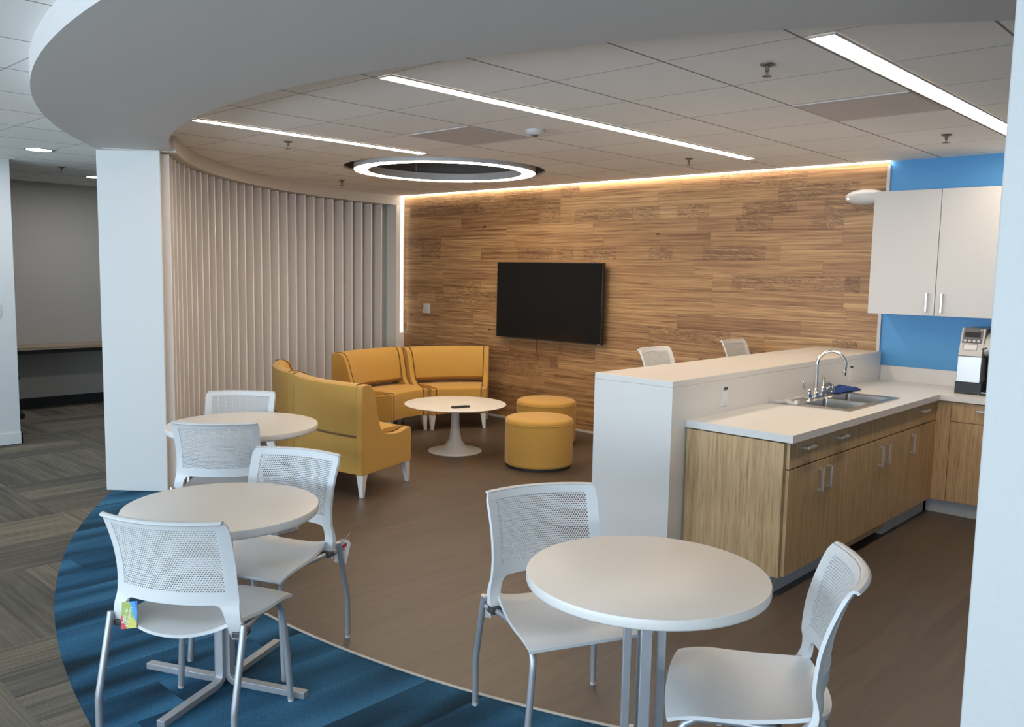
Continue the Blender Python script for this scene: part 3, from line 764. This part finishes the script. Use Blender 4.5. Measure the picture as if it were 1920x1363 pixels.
def on_slope(x0, x1, z0, z1, d, name, mt, parent):
    f = lambda z: -.12 + .06 * (z - .268) / .194
    return yz_prism(MB(), [(f(z0) - d, z0), (f(z1) - d, z1), (f(z1) + .002, z1), (f(z0) + .002, z0)], x0, x1).build(name, mt, parent, smooth=0)
pn = on_slope(-.153, -.026, .358, .463, .003, 'control_panel', M['brewer_panel'], cb)
on_slope(-.140, -.040, .400, .436, .0042, 'display', M['display'], pn)
on_slope(-.044, -.030, .448, .454, .0042, 'emblem', M['laminate_white'], pn)
for k in range(4):
    on_slope(-.142 + .029 * k, -.126 + .029 * k, .368, .382, .007, 'button', M['nickel'], pn)
lbp = on_slope(-.140, -.050, .308, .352, .001, 'label_plate', M['dark_grey'], cb)
on_slope(-.137, -.053, .311, .349, .0016, 'label_face', M['card_white'], lbp)
for k in range(4):
    on_slope(-.128 + (.02 if k % 2 else 0), -.055, .343 - .009 * k - .0025, .343 - .009 * k, .0019, 'print_line', M['ceiling_panel_grey'], lbp)
on_slope(-.155, -.11, .283, .287, .0012, 'badge', M['ceiling_panel_grey'], cb)
MB().box(0.0, .17, -.02, .18, .0, .45).build('rear_column', M['black_plastic'], cb, smooth=0, bevel=.004)
MB().box(0.0, .17, -.15, -.02, 0, .02).build('drip_tray', M['black_plastic'], cb, smooth=0, bevel=.003)
MB().box(.008, .16, -.152, -.03, .020, .026).build('drip_grid', M['steel'], cb, smooth=0)
m = MB(); P = [( -.14 * math.sin(a) + .02, .31 + .14 * (1 - math.cos(a)) * 1.0) for a in [math.pi / 2 * k / 8 for k in range(9)]]
poly = [(-.02, .26), (-.10, .28), (-.13, .31), (-.125, .345), (-.10, .385), (-.06, .415), (.0, .435), (.12, .435), (.12, .26)]
yz_prism(MB(), poly, -.006, .16).build('brew_head', M['brewer_silver'], cb, smooth=30, bevel=.008)
MB().box(.008, .166, -.132, -.09, .318, .326).build('latch', M['chrome'], cb, smooth=0, bevel=.002)
MB().tube([(.02, -.13, .332), (-.006, -.13, .325), (-.01, -.128, .318)], .006, 8).build('lever', M['dark_grey'], cb)

# ------------------------------------------------------------------ chairs
def interp(tab, z):
    for (a, va), (b, vb) in zip(tab, tab[1:]):
        if z <= b:
            t = (z - a) / (b - a); t = max(0, min(1, t)); return va + (vb - va) * t
    return tab[-1][1]
def smooth_tab(tab, z):
    e = .018
    return sum(interp(tab, z + k * e) for k in (-1, -.5, 0, .5, 1)) / 5
YT = [(.40, -.135), (.42, -.155), (.44, -.172), (.46, -.188), (.485, -.200), (.52, -.206), (.58, -.208), (.65, -.216), (.72, -.235), (.78, -.257), (.82, -.276), (.84, -.288)]
WT = [(.40, .238), (.46, .238), (.52, .228), (.60, .222), (.70, .222), (.80, .226), (.84, .226)]
def S(u, z):
    w = interp(WT, z); return (u * w, smooth_tab(YT, z) + .055 * u * u * (0.35 + .65 * min(1, max(0, (z - .42) / .12))), z)
ZA, ZB, ZC, ZD = .528, .572, .803, .828
def shell_normal(u, z):
    a = Vector(S(u + .01, z)) - Vector(S(u - .01, z)); b = Vector(S(u, z + .004)) - Vector(S(u, z - .004))
    return a.cross(b).normalized()
def build_backrest(parent):
    m = MB(); t = .011
    # frame: lower rail, upper rail, two stiles as one ring of sheet
    UI = .835
    us = [-1 + 2 * i / 24 for i in range(25)]
    m.slab([[S(u, ZA + (ZB - ZA) * j / 4) for j in range(5)] for u in us], t)
    def top_u(u, z):
        # rounded upper corners
        return u * (1 - .035 * max(0, (z - .80) / .028) ** 2)
    m.slab([[S(top_u(u, ZC + (ZD - ZC) * j / 4), ZC + (ZD - ZC) * j / 4) for j in range(5)] for u in us], t)
    # lip that curls away from the sitter
    lip = []
    for u in us:
        x, y, z = S(top_u(u, ZD), ZD); lip.append([(x, y, z), (x, y - .007, z + .004), (x, y - .016, z + .003), (x, y - .021, z - .003)])
    m.slab(lip, .009)
    for s in (-1, 1):
        cols = [s * (UI + (1 - UI) * i / 3) for i in range(4)]
        if s < 0: cols.reverse()
        m.slab([[S(u, ZB + (ZC - ZB) * j / 14) for j in range(15)] for u in cols], t)
        # posts that sweep down and forward to the seat, with a filleted inner edge
        zs = [.403, .418, .436, .452, .466, .482, .498, .510, .518, .524, ZA]
        ui = [.80, .80, .80, .80, .80, .795, .785, .77, .75, .72, .66]
        P = []
        for k in range(5):
            P.append([S(s * (a + (1.0 - a) * k / 4), z) for a, z in zip(ui, zs)])
        if s < 0: P.reverse()
        m.slab(P, lambda i, j: .030 - .019 * min(1, j / 8))
    b = m.build('backrest', M['plastic_white'], parent, smooth=45)
    # perforated field: rows of cells shifted by half, each with a six-sided hole
    m = MB(); NU, NZ = 42, 30; t2 = .006
    vs = []; fs = []
    def P3(uu, zz, side):
        p = Vector(S(uu, zz)); return p + shell_normal(uu, zz) * (t2 * side)
    du = 2 * UI / NU; dz = (ZC - ZB) / NZ
    bd = [(0, 0), (.5, 0), (1, 0), (1, .5), (1, 1), (.5, 1), (0, 1), (0, .5)]
    for r in range(NZ):
        sh = .5 if r % 2 else 0.0
        zlo = ZB + r * dz
        cells = [(-UI + (k + sh) * du, True) for k in range(NU if not sh else NU - 1)]
        for uc, _ in cells:
            ids = []
            for side in (.5, -.5):
                ids.append([len(vs) + i for i in range(8)])
                vs += [P3(uc + a * du, zlo + b_ * dz, side) for a, b_ in bd]
                ids.append([len(vs) + i for i in range(8)])
                hol = []
                for a, b_ in bd:
                    dx_, dz_ = a - .5, b_ - .5; q = math.hypot(dx_, dz_); hol.append((.5 + dx_ / q * .37, .5 + dz_ / q * .35))
                vs += [P3(uc + a * du, zlo + b_ * dz, side) for a, b_ in hol]
            fo, fi, bo, bi = ids
            for i in range(8):
                j = (i + 1) % 8
                fs.append((fo[i], fo[j], fi[j], fi[i])); fs.append((bo[j], bo[i], bi[i], bi[j])); fs.append((fi[i], fi[j], bi[j], bi[i]))
        if sh:
            for ua, ub in ((-UI, -UI + .5 * du), (UI - .5 * du, UI)):
                k = len(vs)
                for side in (.5, -.5): vs += [P3(ua, zlo, side), P3(ub, zlo, side), P3(ub, zlo + dz, side), P3(ua, zlo + dz, side)]
                fs.append((k, k + 1, k + 2, k + 3)); fs.append((k + 7, k + 6, k + 5, k + 4))
    me = bpy.data.meshes.new('perforated_panel'); me.from_pydata([tuple(v) for v in vs], [], fs); me.materials.append(M['plastic_white'])
    o = bpy.data.objects.new('perforated_panel', me); col.objects.link(o); o.parent = b
    return b
def build_seat(parent):
    P = []
    for i in range(25):
        x = -1 + 2 * i / 24; row = []
        for j in range(21):
            s = j / 20
            w = .196 + .036 * math.sin(min(1, s * 1.25) * math.pi / 2)
            yr = -.222 + .050 * x * x; yf = .250 - .018 * abs(x) ** 2.4
            y = yr + (yf - yr) * s
            z = .443 - .010 * math.sin(s * math.pi) - .010 * (1 - x * x) * math.sin(min(1, s * 1.1) * math.pi)
            z -= .022 * max(0, (s - .72) / .28) ** 2
            z += .016 * abs(x) ** 3 * (1 - s) ** 1.2 - .010 * abs(x) ** 3 * s
            z -= .022 * max(0, (.22 - s) / .22) ** 1.5 * (1 - x * x)
            row.append((x * w, y, z))
        P.append(row)
    return MB().slab(P, .012).build('seat', M['plastic_white'], parent, smooth=50)
def build_chair(zadd=0.0, name='side_chair'):
    root = empty(name)
    back = build_backrest(root); seat = build_seat(root)
    for o in (back, seat): o.location.z = zadd
    L = .012
    def foot(p, leg): MB().tube([(p[0], p[1], .012), (p[0], p[1], 0.0)], [.0125, .0105], 12).build('foot_glide', M['leg_aluminium'], leg)
    for s in (-1, 1):
        if zadd == 0:
            rp = [(s * .249, -.168, .462), (s * .250, -.178, .42), (s * .251, -.212, .30), (s * .2515, -.238, .205), (s * .2515, -.243, .18), (s * .2515, -.243, .008)]
            fp = [(s * .200, .10, .417), (s * .201, .155, .412), (s * .203, .183, .395), (s * .206, .198, .365), (s * .209, .203, .33), (s * .222, .209, .17), (s * .232, .213, .008)]
        else:
            rp = [(s * .243, -.148, .470 + zadd), (s * .246, -.165, .40 + zadd), (s * .252, -.225, .20), (s * .254, -.235, .008)]
            fp = [(s * .200, .10, .417 + zadd), (s * .215, .185, .392 + zadd), (s * .235, .218, .30 + zadd), (s * .245, .240, .2), (s * .247, .245, .008)]
        l = MB().tube(rp, L, 14).build('leg', M['silver_paint'], root); foot(rp[-1], l)
        l = MB().tube(fp, L, 14).build('leg', M['silver_paint'], root); foot(fp[-1], l)
        MB().tube([(s * .244, -.160, .425 + zadd), (s * .214, -.10, .418 + zadd), (s * .200, .02, .417 + zadd), (s * .200, .11, .417 + zadd)], .011, 12).build('side_rail', M['silver_paint'], root)
        MB().box(min(s * .20, s * .245), max(s * .20, s * .245), -.165, -.105, .408 + zadd, .432 + zadd).build('bracket', M['dark_grey'], root, smooth=0, bevel=.006)
    MB().tube([(-.205, -.07, .409 + zadd), (.205, -.07, .409 + zadd)], .009, 10).build('cross_bar', M['silver_paint'], root)
    MB().tube([(-.200, .09, .407 + zadd), (.200, .09, .407 + zadd)], .009, 10).build('cross_bar', M['silver_paint'], root)
    if zadd:
        q = [(-.252, -.222, .26), (.252, -.222, .26), (.244, .236, .26), (-.244, .236, .26), (-.252, -.222, .26)]
        MB().tube(q, .010, 10).build('foot_ring', M['silver_paint'], root)
    return root
CH = [((-2.828, 1.423), 122.0, 'white mesh-back side chair on the blue carpet with a colourful hang tag under its backrest'),
      ((-3.195, 1.899), -66.8, 'white mesh-back chair at the small table, white and red tag by its leg'),
      ((-4.380, 2.360), 137.5, 'white mesh-back chair with its back against the round table beside the column'),
      ((-4.963, 2.711), -44.6, 'white mesh-back side chair between the far round table and the slatted screen'),
      ((-1.893, 2.327), -25.3, 'white mesh-back side chair in front of the white bar end, facing the round table'),
      ((-1.133, 2.290), -152.0, 'white mesh-back side chair seen edge-on near the oak cabinets, facing the round table')]
ch0 = build_chair()
for i, ((x, y), h, lb) in enumerate(CH):
    c = ch0 if i == 0 else copy_tree(ch0)
    c.location = (x, y, -.002 if i == 0 else 0); c.rotation_euler = (0, 0, R(h - 90)); tag(c, lb, 'chair', 'white mesh-back chairs at the round tables')
st0 = build_chair(.275, 'bar_stool')
for i, (x, y, lb) in enumerate(((-3.35, 5.40, 'white mesh-back bar stool behind the bar, the one closer to the television'), (-3.38, 6.64, 'white mesh-back bar stool behind the bar, the one closer to the faucet'))):
    c = st0 if i == 0 else copy_tree(st0)
    c.location = (x, y, 0); c.rotation_euler = (0, 0, R(-90 + 4)); tag(c, lb, 'stool', 'bar stools behind the bar')

# ------------------------------------------------------------------ round tables
def round_table(c, r, rot, spread, label, zt=.725, foot=.37, tilt=0.0):
    o = empty('round_table', (*c, 0), R(rot), label, 'table', 'white round tables')
    th = .034
    MB().lathe([(.001, zt - th), (r - .006, zt - th), (r - .001, zt - th + .004), (r, zt - th + .008), (r, zt - .005), (r - .002, zt - .001), (r - .006, zt), (.001, zt)], (0, 0), 96, cap=False).build('tabletop', M['table_white'], o, smooth=40)
    w = .0125; wt = .017
    for k in range(4):
        a = R(90 * k); u = Vector((math.cos(a), math.sin(a), 0)); v = Vector((-u.y, u.x, 0))
        # a flat bar that lies on the floor and turns up into the post
        path = [(foot, .0125), (spread + .05, .0125), (spread + .022, .016), (spread + .006, .028), (spread, .05), (spread, zt - th - .008)]
        vs = []
        for i, (d, z) in enumerate(path):
            p0 = path[max(i - 1, 0)]; p1 = path[min(i + 1, len(path) - 1)]
            t = Vector((p1[0] - p0[0], p1[1] - p0[1])).normalized(); nrm = Vector((-t.y, t.x))
            for s1, s2 in ((-1, -1), (1, -1), (1, 1), (-1, 1)):
                q = u * (d + nrm.x * w * s2) + v * (wt * s1) + Vector((0, 0, z + nrm.y * w * s2)); vs.append(q)
        n = len(path); fs = [(i * 4 + j, i * 4 + (j + 1) % 4, (i + 1) * 4 + (j + 1) % 4, (i + 1) * 4 + j) for i in range(n - 1) for j in range(4)]
        fs += [(0, 1, 2, 3), ((n - 1) * 4 + 3, (n - 1) * 4 + 2, (n - 1) * 4 + 1, (n - 1) * 4)]
        MB().add(vs, fs).build('leg', M['silver_paint'], o, smooth=30, bevel=.0015)
    MB().box(-.2, .2, -.03, .03, zt - th - .008, zt - th).build('mounting_plate', M['silver_paint'], o, smooth=0)
    return o
round_table((-3.06, 1.625), .37, 25, .0235, 'small round white table on the blue carpet between two chairs').location.z = -.002
round_table((-4.60, 2.585), .435, 0, .03, 'round white table beside the white column, in front of the yellow sofa')
round_table((-1.460, 2.198), .378, 40, .054, 'round white table in front of the oak kitchen cabinets', foot=.36)

# ------------------------------------------------------------------ lounge: curved banquettes
RO_, RI_, HALF = 1.52, .885, 19.4
def seg_pt(phi, r, off=0.0):
    """local frame: arc centre at (0,-1.2); phi from +Y; off shifts along the tangent"""
    a = R(phi); return Vector((r * math.sin(a) + off * math.cos(a), r * math.cos(a) - off * math.sin(a) - 1.2))
def sofa_segment():
    root = empty('banquette_sofa')
    PT = .055
    # side profile (r, z) of an end panel
    prof = [(RI_, .165), (RI_, .425), (RI_ + .012, .437)]
    for k in range(9):
        t = k / 8; prof.append((RI_ + .05 + .29 * t, .437 - .022 * math.sin(t * math.pi)))
    prof += [(1.255, .450), (1.292, .49), (1.318, .56), (1.338, .64), (1.362, .73), (1.388, .79), (1.412, .815), (1.44, .825), (1.497, .825), (1.513, .818), (RO_, .80), (RO_, .165)]
    for s in (-1, 1):
        P0 = [(*seg_pt(s * HALF, r), z) for r, z in prof]; P1 = [(*seg_pt(s * HALF, r, -s * PT), z) for r, z in prof]
        n = len(prof); fs = [tuple(range(n)), tuple(range(2 * n - 1, n - 1, -1))] + [(i, n + i, n + (i + 1) % n, (i + 1) % n) for i in range(n)]
        MB().add(P0 + P1, fs).build('end_panel', M['fabric'], root, smooth=35, bevel=.006)
        # piping along the inner edge of the panel
        pts = [(*seg_pt(s * HALF, r - (.004 if z > .43 else .0), -s * (PT + .003)), z + (.002 if z > .4 else 0)) for r, z in prof[:-2]]
        MB().tube(pts, .0042, 6).build('seam', M['seam'], root)
    def body(name, prf, mt, n=18, smooth=35, bev=.0, gap=.004):
        vs = []
        for i in range(n + 1):
            for r, z in prf:
                # inset by panel thickness at this radius
                hw = R(HALF) - (PT + gap) / max(r, .2)
                a = -hw + 2 * hw * i / n
                vs.append((r * math.sin(a), r * math.cos(a) - 1.2, z))
        k = len(prf); fs = [(i * k + j, i * k + (j + 1) % k, (i + 1) * k + (j + 1) % k, (i + 1) * k + j) for i in range(n) for j in range(k)]
        fs += [tuple(range(k)), tuple(n * k + j for j in range(k - 1, -1, -1))]
        return MB().add(vs, fs).build(name, mt, root, smooth=smooth, bevel=bev)
    body('seat', [(RI_ + .006, .168), (RI_ + .004, .40), (RI_ + .012, .425), (RI_ + .035, .442), (RI_ + .12, .455), (RI_ + .25, .457), (RI_ + .36, .446), (RI_ + .44, .436), (1.508, .434), (1.508, .168)], M['fabric'])
    body('backrest', [(1.345, .485), (1.325, .505), (1.333, .58), (1.352, .67), (1.376, .745), (1.40, .795), (1.425, .820), (1.455, .830), (1.49, .826), (1.51, .812), (1.514, .79), (1.508, .455), (1.49, .442), (1.42, .452)], M['fabric'])
    for s in (-1, 1):
        for r, d in ((RI_ + .045, 1), (RO_ - .045, -1)):
            hw = .030
            a = s * (HALF - R(1) * 0); vs = []
            for z, w_in, w_t in ((.168, .066, .058), (.12, .05, .05), (0.0, .026, .03)):
                # tapers from the corner inwards
                r0 = r - d * .035; r1 = r0 + d * w_in; o0 = -s * .004; o1 = -s * (.004 + w_t)
                vs += [(*seg_pt(a, r0, o0), z), (*seg_pt(a, r1, o0), z), (*seg_pt(a, r1, o1), z), (*seg_pt(a, r0, o1), z)]
            fs = [(i * 4 + j, i * 4 + (j + 1) % 4, (i + 1) * 4 + (j + 1) % 4, (i + 1) * 4 + j) for i in range(2) for j in range(4)] + [(0, 1, 2, 3), (11, 10, 9, 8)]
            MB().add(vs, fs).build('leg', M['leg_aluminium'], root, smooth=30, bevel=.003)
    return root
def place_sofa(o, c, ang, lb):
    """c: arc centre, ang: direction of the segment's middle seen from it"""
    o.location = (c[0] + 1.2 * math.cos(R(ang)), c[1] + 1.2 * math.sin(R(ang)), 0); o.rotation_euler = (0, 0, R(ang - 90))
    tag(o, lb, 'sofa', 'curved mustard banquettes around the coffee table')
s0 = sofa_segment()
place_sofa(s0, (-5.71, 5.71), 152.0, 'curved mustard banquette standing against the wood wall, below the thermostat')
place_sofa(copy_tree(s0), (-5.765, 5.725), 191.8, 'curved mustard banquette against the slatted screen, joined to the one at the wood wall')
place_sofa(copy_tree(s0), (-5.35, 5.16), -93.0, 'curved mustard banquette turned with its back to the dining tables')
place_sofa(copy_tree(s0), (-5.78, 5.268), -115.2, 'curved mustard banquette mostly hidden behind the one backing onto the tables')

def ottoman(c, lb):
    o = empty('ottoman', (*c, 0), 0, lb, 'ottoman', 'round mustard ottomans'); r, h = .292, .425
    MB().lathe([(.001, .022), (r - .012, .022), (r - .002, .03), (r, .045), (r, h - .05), (r - .001, h - .03), (r - .008, h - .012), (r - .03, h - .002), (r - .12, h + .006), (.001, h + .008)], (0, 0), 64, cap=False).build('cushion', M['fabric'], o, smooth=50)
    MB().lathe([(r - .02, 0), (r - .02, .024)], (0, 0), 48).build('plinth', M['rubber_black'], o)
    MB().tube([(r * 1.003 * math.cos(a), r * 1.003 * math.sin(a), h - .042) for a in [2 * math.pi * i / 64 for i in range(65)]], .003, 6).build('seam', M['fabric'], o)
ottoman((-4.785, 5.475), 'round mustard ottoman in front of the other, closer to the bar')
ottoman((-5.42, 6.30), 'round mustard ottoman near the wood wall, half behind the other one')

ctb = empty('coffee_table', (-5.70, 5.345, 0), 0, 'round white pedestal coffee table among the mustard seats', 'coffee table')
MB().lathe([(.001, .414), (.30, .416), (.42, .424), (.462, .433), (.468, .438), (.464, .443), (.455, .445), (.001, .445)], (0, 0), 96, cap=False).build('tabletop', M['table_white'], ctb, smooth=30)
MB().lathe([(.247, 0), (.247, .006), (.235, .012), (.19, .018), (.13, .032), (.09, .06), (.064, .10), (.05, .15), (.042, .21), (.038, .28), (.038, .36), (.044, .40), (.075, .414)], (0, 0), 64).build('pedestal', M['plastic_white'], ctb, smooth=50)
rm = empty('remote_control', (-5.478, 5.20, .4455), R(72), 'small black remote control lying on the white coffee table', 'remote')
MB().box(-.085, .085, -.021, .021, 0, .016).build('body', M['black_plastic'], rm, smooth=0, bevel=.004)
m = MB()
for i in range(5):
    for j in range(3): m.box(-.06 + .026 * i - .006, -.06 + .026 * i + .006, -.013 + .013 * j - .004, -.013 + .013 * j + .004, .016, .0175)
m.build('keypad', M['dark_grey'], rm, smooth=0)

# task chair whose base shows past the hallway wall
tk = empty('task_chair', (-10.14, 2.78, -.004), 0, 'black task chair under the hallway ledge, only a caster in view', 'chair')
for k in range(5):
    a = R(72 * k + 64); u = Vector((math.cos(a), math.sin(a), 0))
    l = MB().tube([u * .03 + Vector((0, 0, .10)), u * .16 + Vector((0, 0, .10)), u * .29 + Vector((0, 0, .075))], [.022, .018, .012], 10).build('base_arm', M['black_plastic'], tk)
    v = Vector((-u.y, u.x, 0)); c_ = u * .29 + Vector((0, 0, .031))
    MB().tube([c_ - v * .022, c_ - v * .02, c_ + v * .02, c_ + v * .022], [.024, .03, .03, .024], 18).build('caster', M['rubber_black'], l)
MB().tube([(0, 0, .09), (0, 0, .42)], .025, 14).build('gas_lift', M['dark_grey'], tk)
MB().box(-.23, .23, -.23, .23, .42, .48).build('seat', M['rubber_black'], tk, smooth=0, bevel=.03, seg=4)
MB().slab([[(-.2 + .4 * i / 8, -.24 - .03 * math.cos(math.pi * (i / 8 - .5)), .56 + .36 * j / 8) for j in range(9)] for i in range(9)], .03).build('backrest', M['rubber_black'], tk, smooth=50)
MB().tube([(0, -.1, .43), (0, -.27, .44), (0, -.29, .56), (0, -.29, .70)], .016, 10).build('back_post', M['dark_grey'], tk)

# ------------------------------------------------------------------ hang tags
def text_mesh(name, body, size, mt, parent, M4):
    cu = bpy.data.curves.new(name, 'FONT'); cu.body = body; cu.size = size; cu.align_x = 'CENTER'; cu.align_y = 'CENTER'; cu.extrude = .0002; cu.space_line = .85
    to = bpy.data.objects.new(name, cu); col.objects.link(to)
    me = bpy.data.meshes.new_from_object(to.evaluated_get(bpy.context.evaluated_depsgraph_get()))
    bpy.data.objects.remove(to); me.materials.clear(); me.materials.append(mt)
    o = bpy.data.objects.new(name, me); col.objects.link(o); o.parent = parent; o.matrix_local = M4
    return o
hx = CH[0]; cm = Matrix.Translation((*hx[0][0:2], 0)) @ Matrix.Rotation(R(hx[1] - 90), 4, 'Z')
tg = empty('hang_tag', (0, 0, 0), 0, 'colourful card tag with white lettering hanging under the chair back on the blue carpet', 'tag')
loc = cm @ Vector((-.156, -.200, .468))
tg.location = loc; tg.rotation_euler = (R(70), R(-8), R(hx[1] - 90 + 6))
# local x right, y up, +z towards the viewer behind the chair
w, h = .056, .088
MB().box(-w / 2, w / 2, -h / 2, h / 2, -.0006, 0).build('card', M['card_green'], tg, smooth=0)
MB().prism([(-w / 2, -h / 2), (-w / 2 + .02, -h / 2), (-w / 2, .004)], 0, .0002).build('red_patch', M['card_red'], tg, smooth=0)
MB().prism([(.0, h / 2), (w / 2, h / 2), (w / 2, -h / 2 + .02), (.018, -.012)], 0, .0002).build('blue_patch', M['card_cyan'], tg, smooth=0)
MB().prism([(.016, h / 2), (w / 2, h / 2), (w / 2, .012)], .0002, .0004).build('navy_patch', M['card_navy'], tg, smooth=0)
MB().prism([(-.006, -h / 2), (w / 2, -h / 2), (w / 2, -h / 2 + .016), (.016, -.014), (.0, .0)], 0, .00015).build('yellow_patch', M['card_yellow'], tg, smooth=0)
text_mesh('lettering', 'light up\nthe room', .0165, M['card_white'], tg, Matrix.Translation((-.008, -.004, .0006)) @ Matrix.Rotation(R(76), 4, 'Z'))
MB().tube([(-.004, h / 2 - .004, .0012), (-.004, h / 2 + .006, .003), (-.002, h / 2 + .013, .004)], .0008, 5).build('string', M['card_white'], tg)

hx = CH[1]; cm = Matrix.Translation((*hx[0][0:2], 0)) @ Matrix.Rotation(R(hx[1] - 90), 4, 'Z')
tg = empty('hang_tag', cm @ Vector((-.239, -.220, .405)), 0, 'white card tag with a red emblem beside the rear leg of a chair', 'tag')
tg.rotation_euler = (R(80), R(12), R(46))
w, h = .056, .105
MB().prism([(-w / 2, -h / 2), (w / 2, -h / 2), (w / 2, h / 2 - .012), (w / 2 - .012, h / 2), (-w / 2 + .012, h / 2), (-w / 2, h / 2 - .012)], -.0006, 0).build('card', M['card_white'], tg, smooth=0)
MB().prism([(-.004, .012), (.006, .016), (.014, .028), (.010, .040), (.002, .036), (-.006, .024)], 0, .0003).build('emblem', M['card_red'], tg, smooth=0)
MB().prism([(-.010, .004), (.010, .012), (.011, .009), (-.009, .001)], 0, .0003).build('emblem', M['card_red'], tg, smooth=0)
MB().box(-w / 2, w / 2, -h / 2, -h / 2 + .022, 0, .0003).build('lower_band', M['baseboard_white'], tg, smooth=0)
MB().tube([(0, h / 2, 0), (.006, h / 2 + .015, -.004), (.012, h / 2 + .03, -.02)], .0008, 5).build('string', M['card_white'], tg)

hx = CH[4]; cm = Matrix.Translation((*hx[0][0:2], 0)) @ Matrix.Rotation(R(hx[1] - 90), 4, 'Z')
tg = empty('hang_tag', cm @ Vector((.212, -.240, .385)), 0, 'small grey tag hanging behind the rear leg of the chair before the bar', 'tag')
tg.rotation_euler = (R(85), 0, R(36))
MB().box(-.018, .018, -.04, .02, -.0005, .0005).build('card', M['ceiling_panel_grey'], tg, smooth=0)
MB().tube([(0, .02, 0), (0, .04, .0)], .0008, 5).build('string', M['card_white'], tg)
bpy.context.view_layer.update()
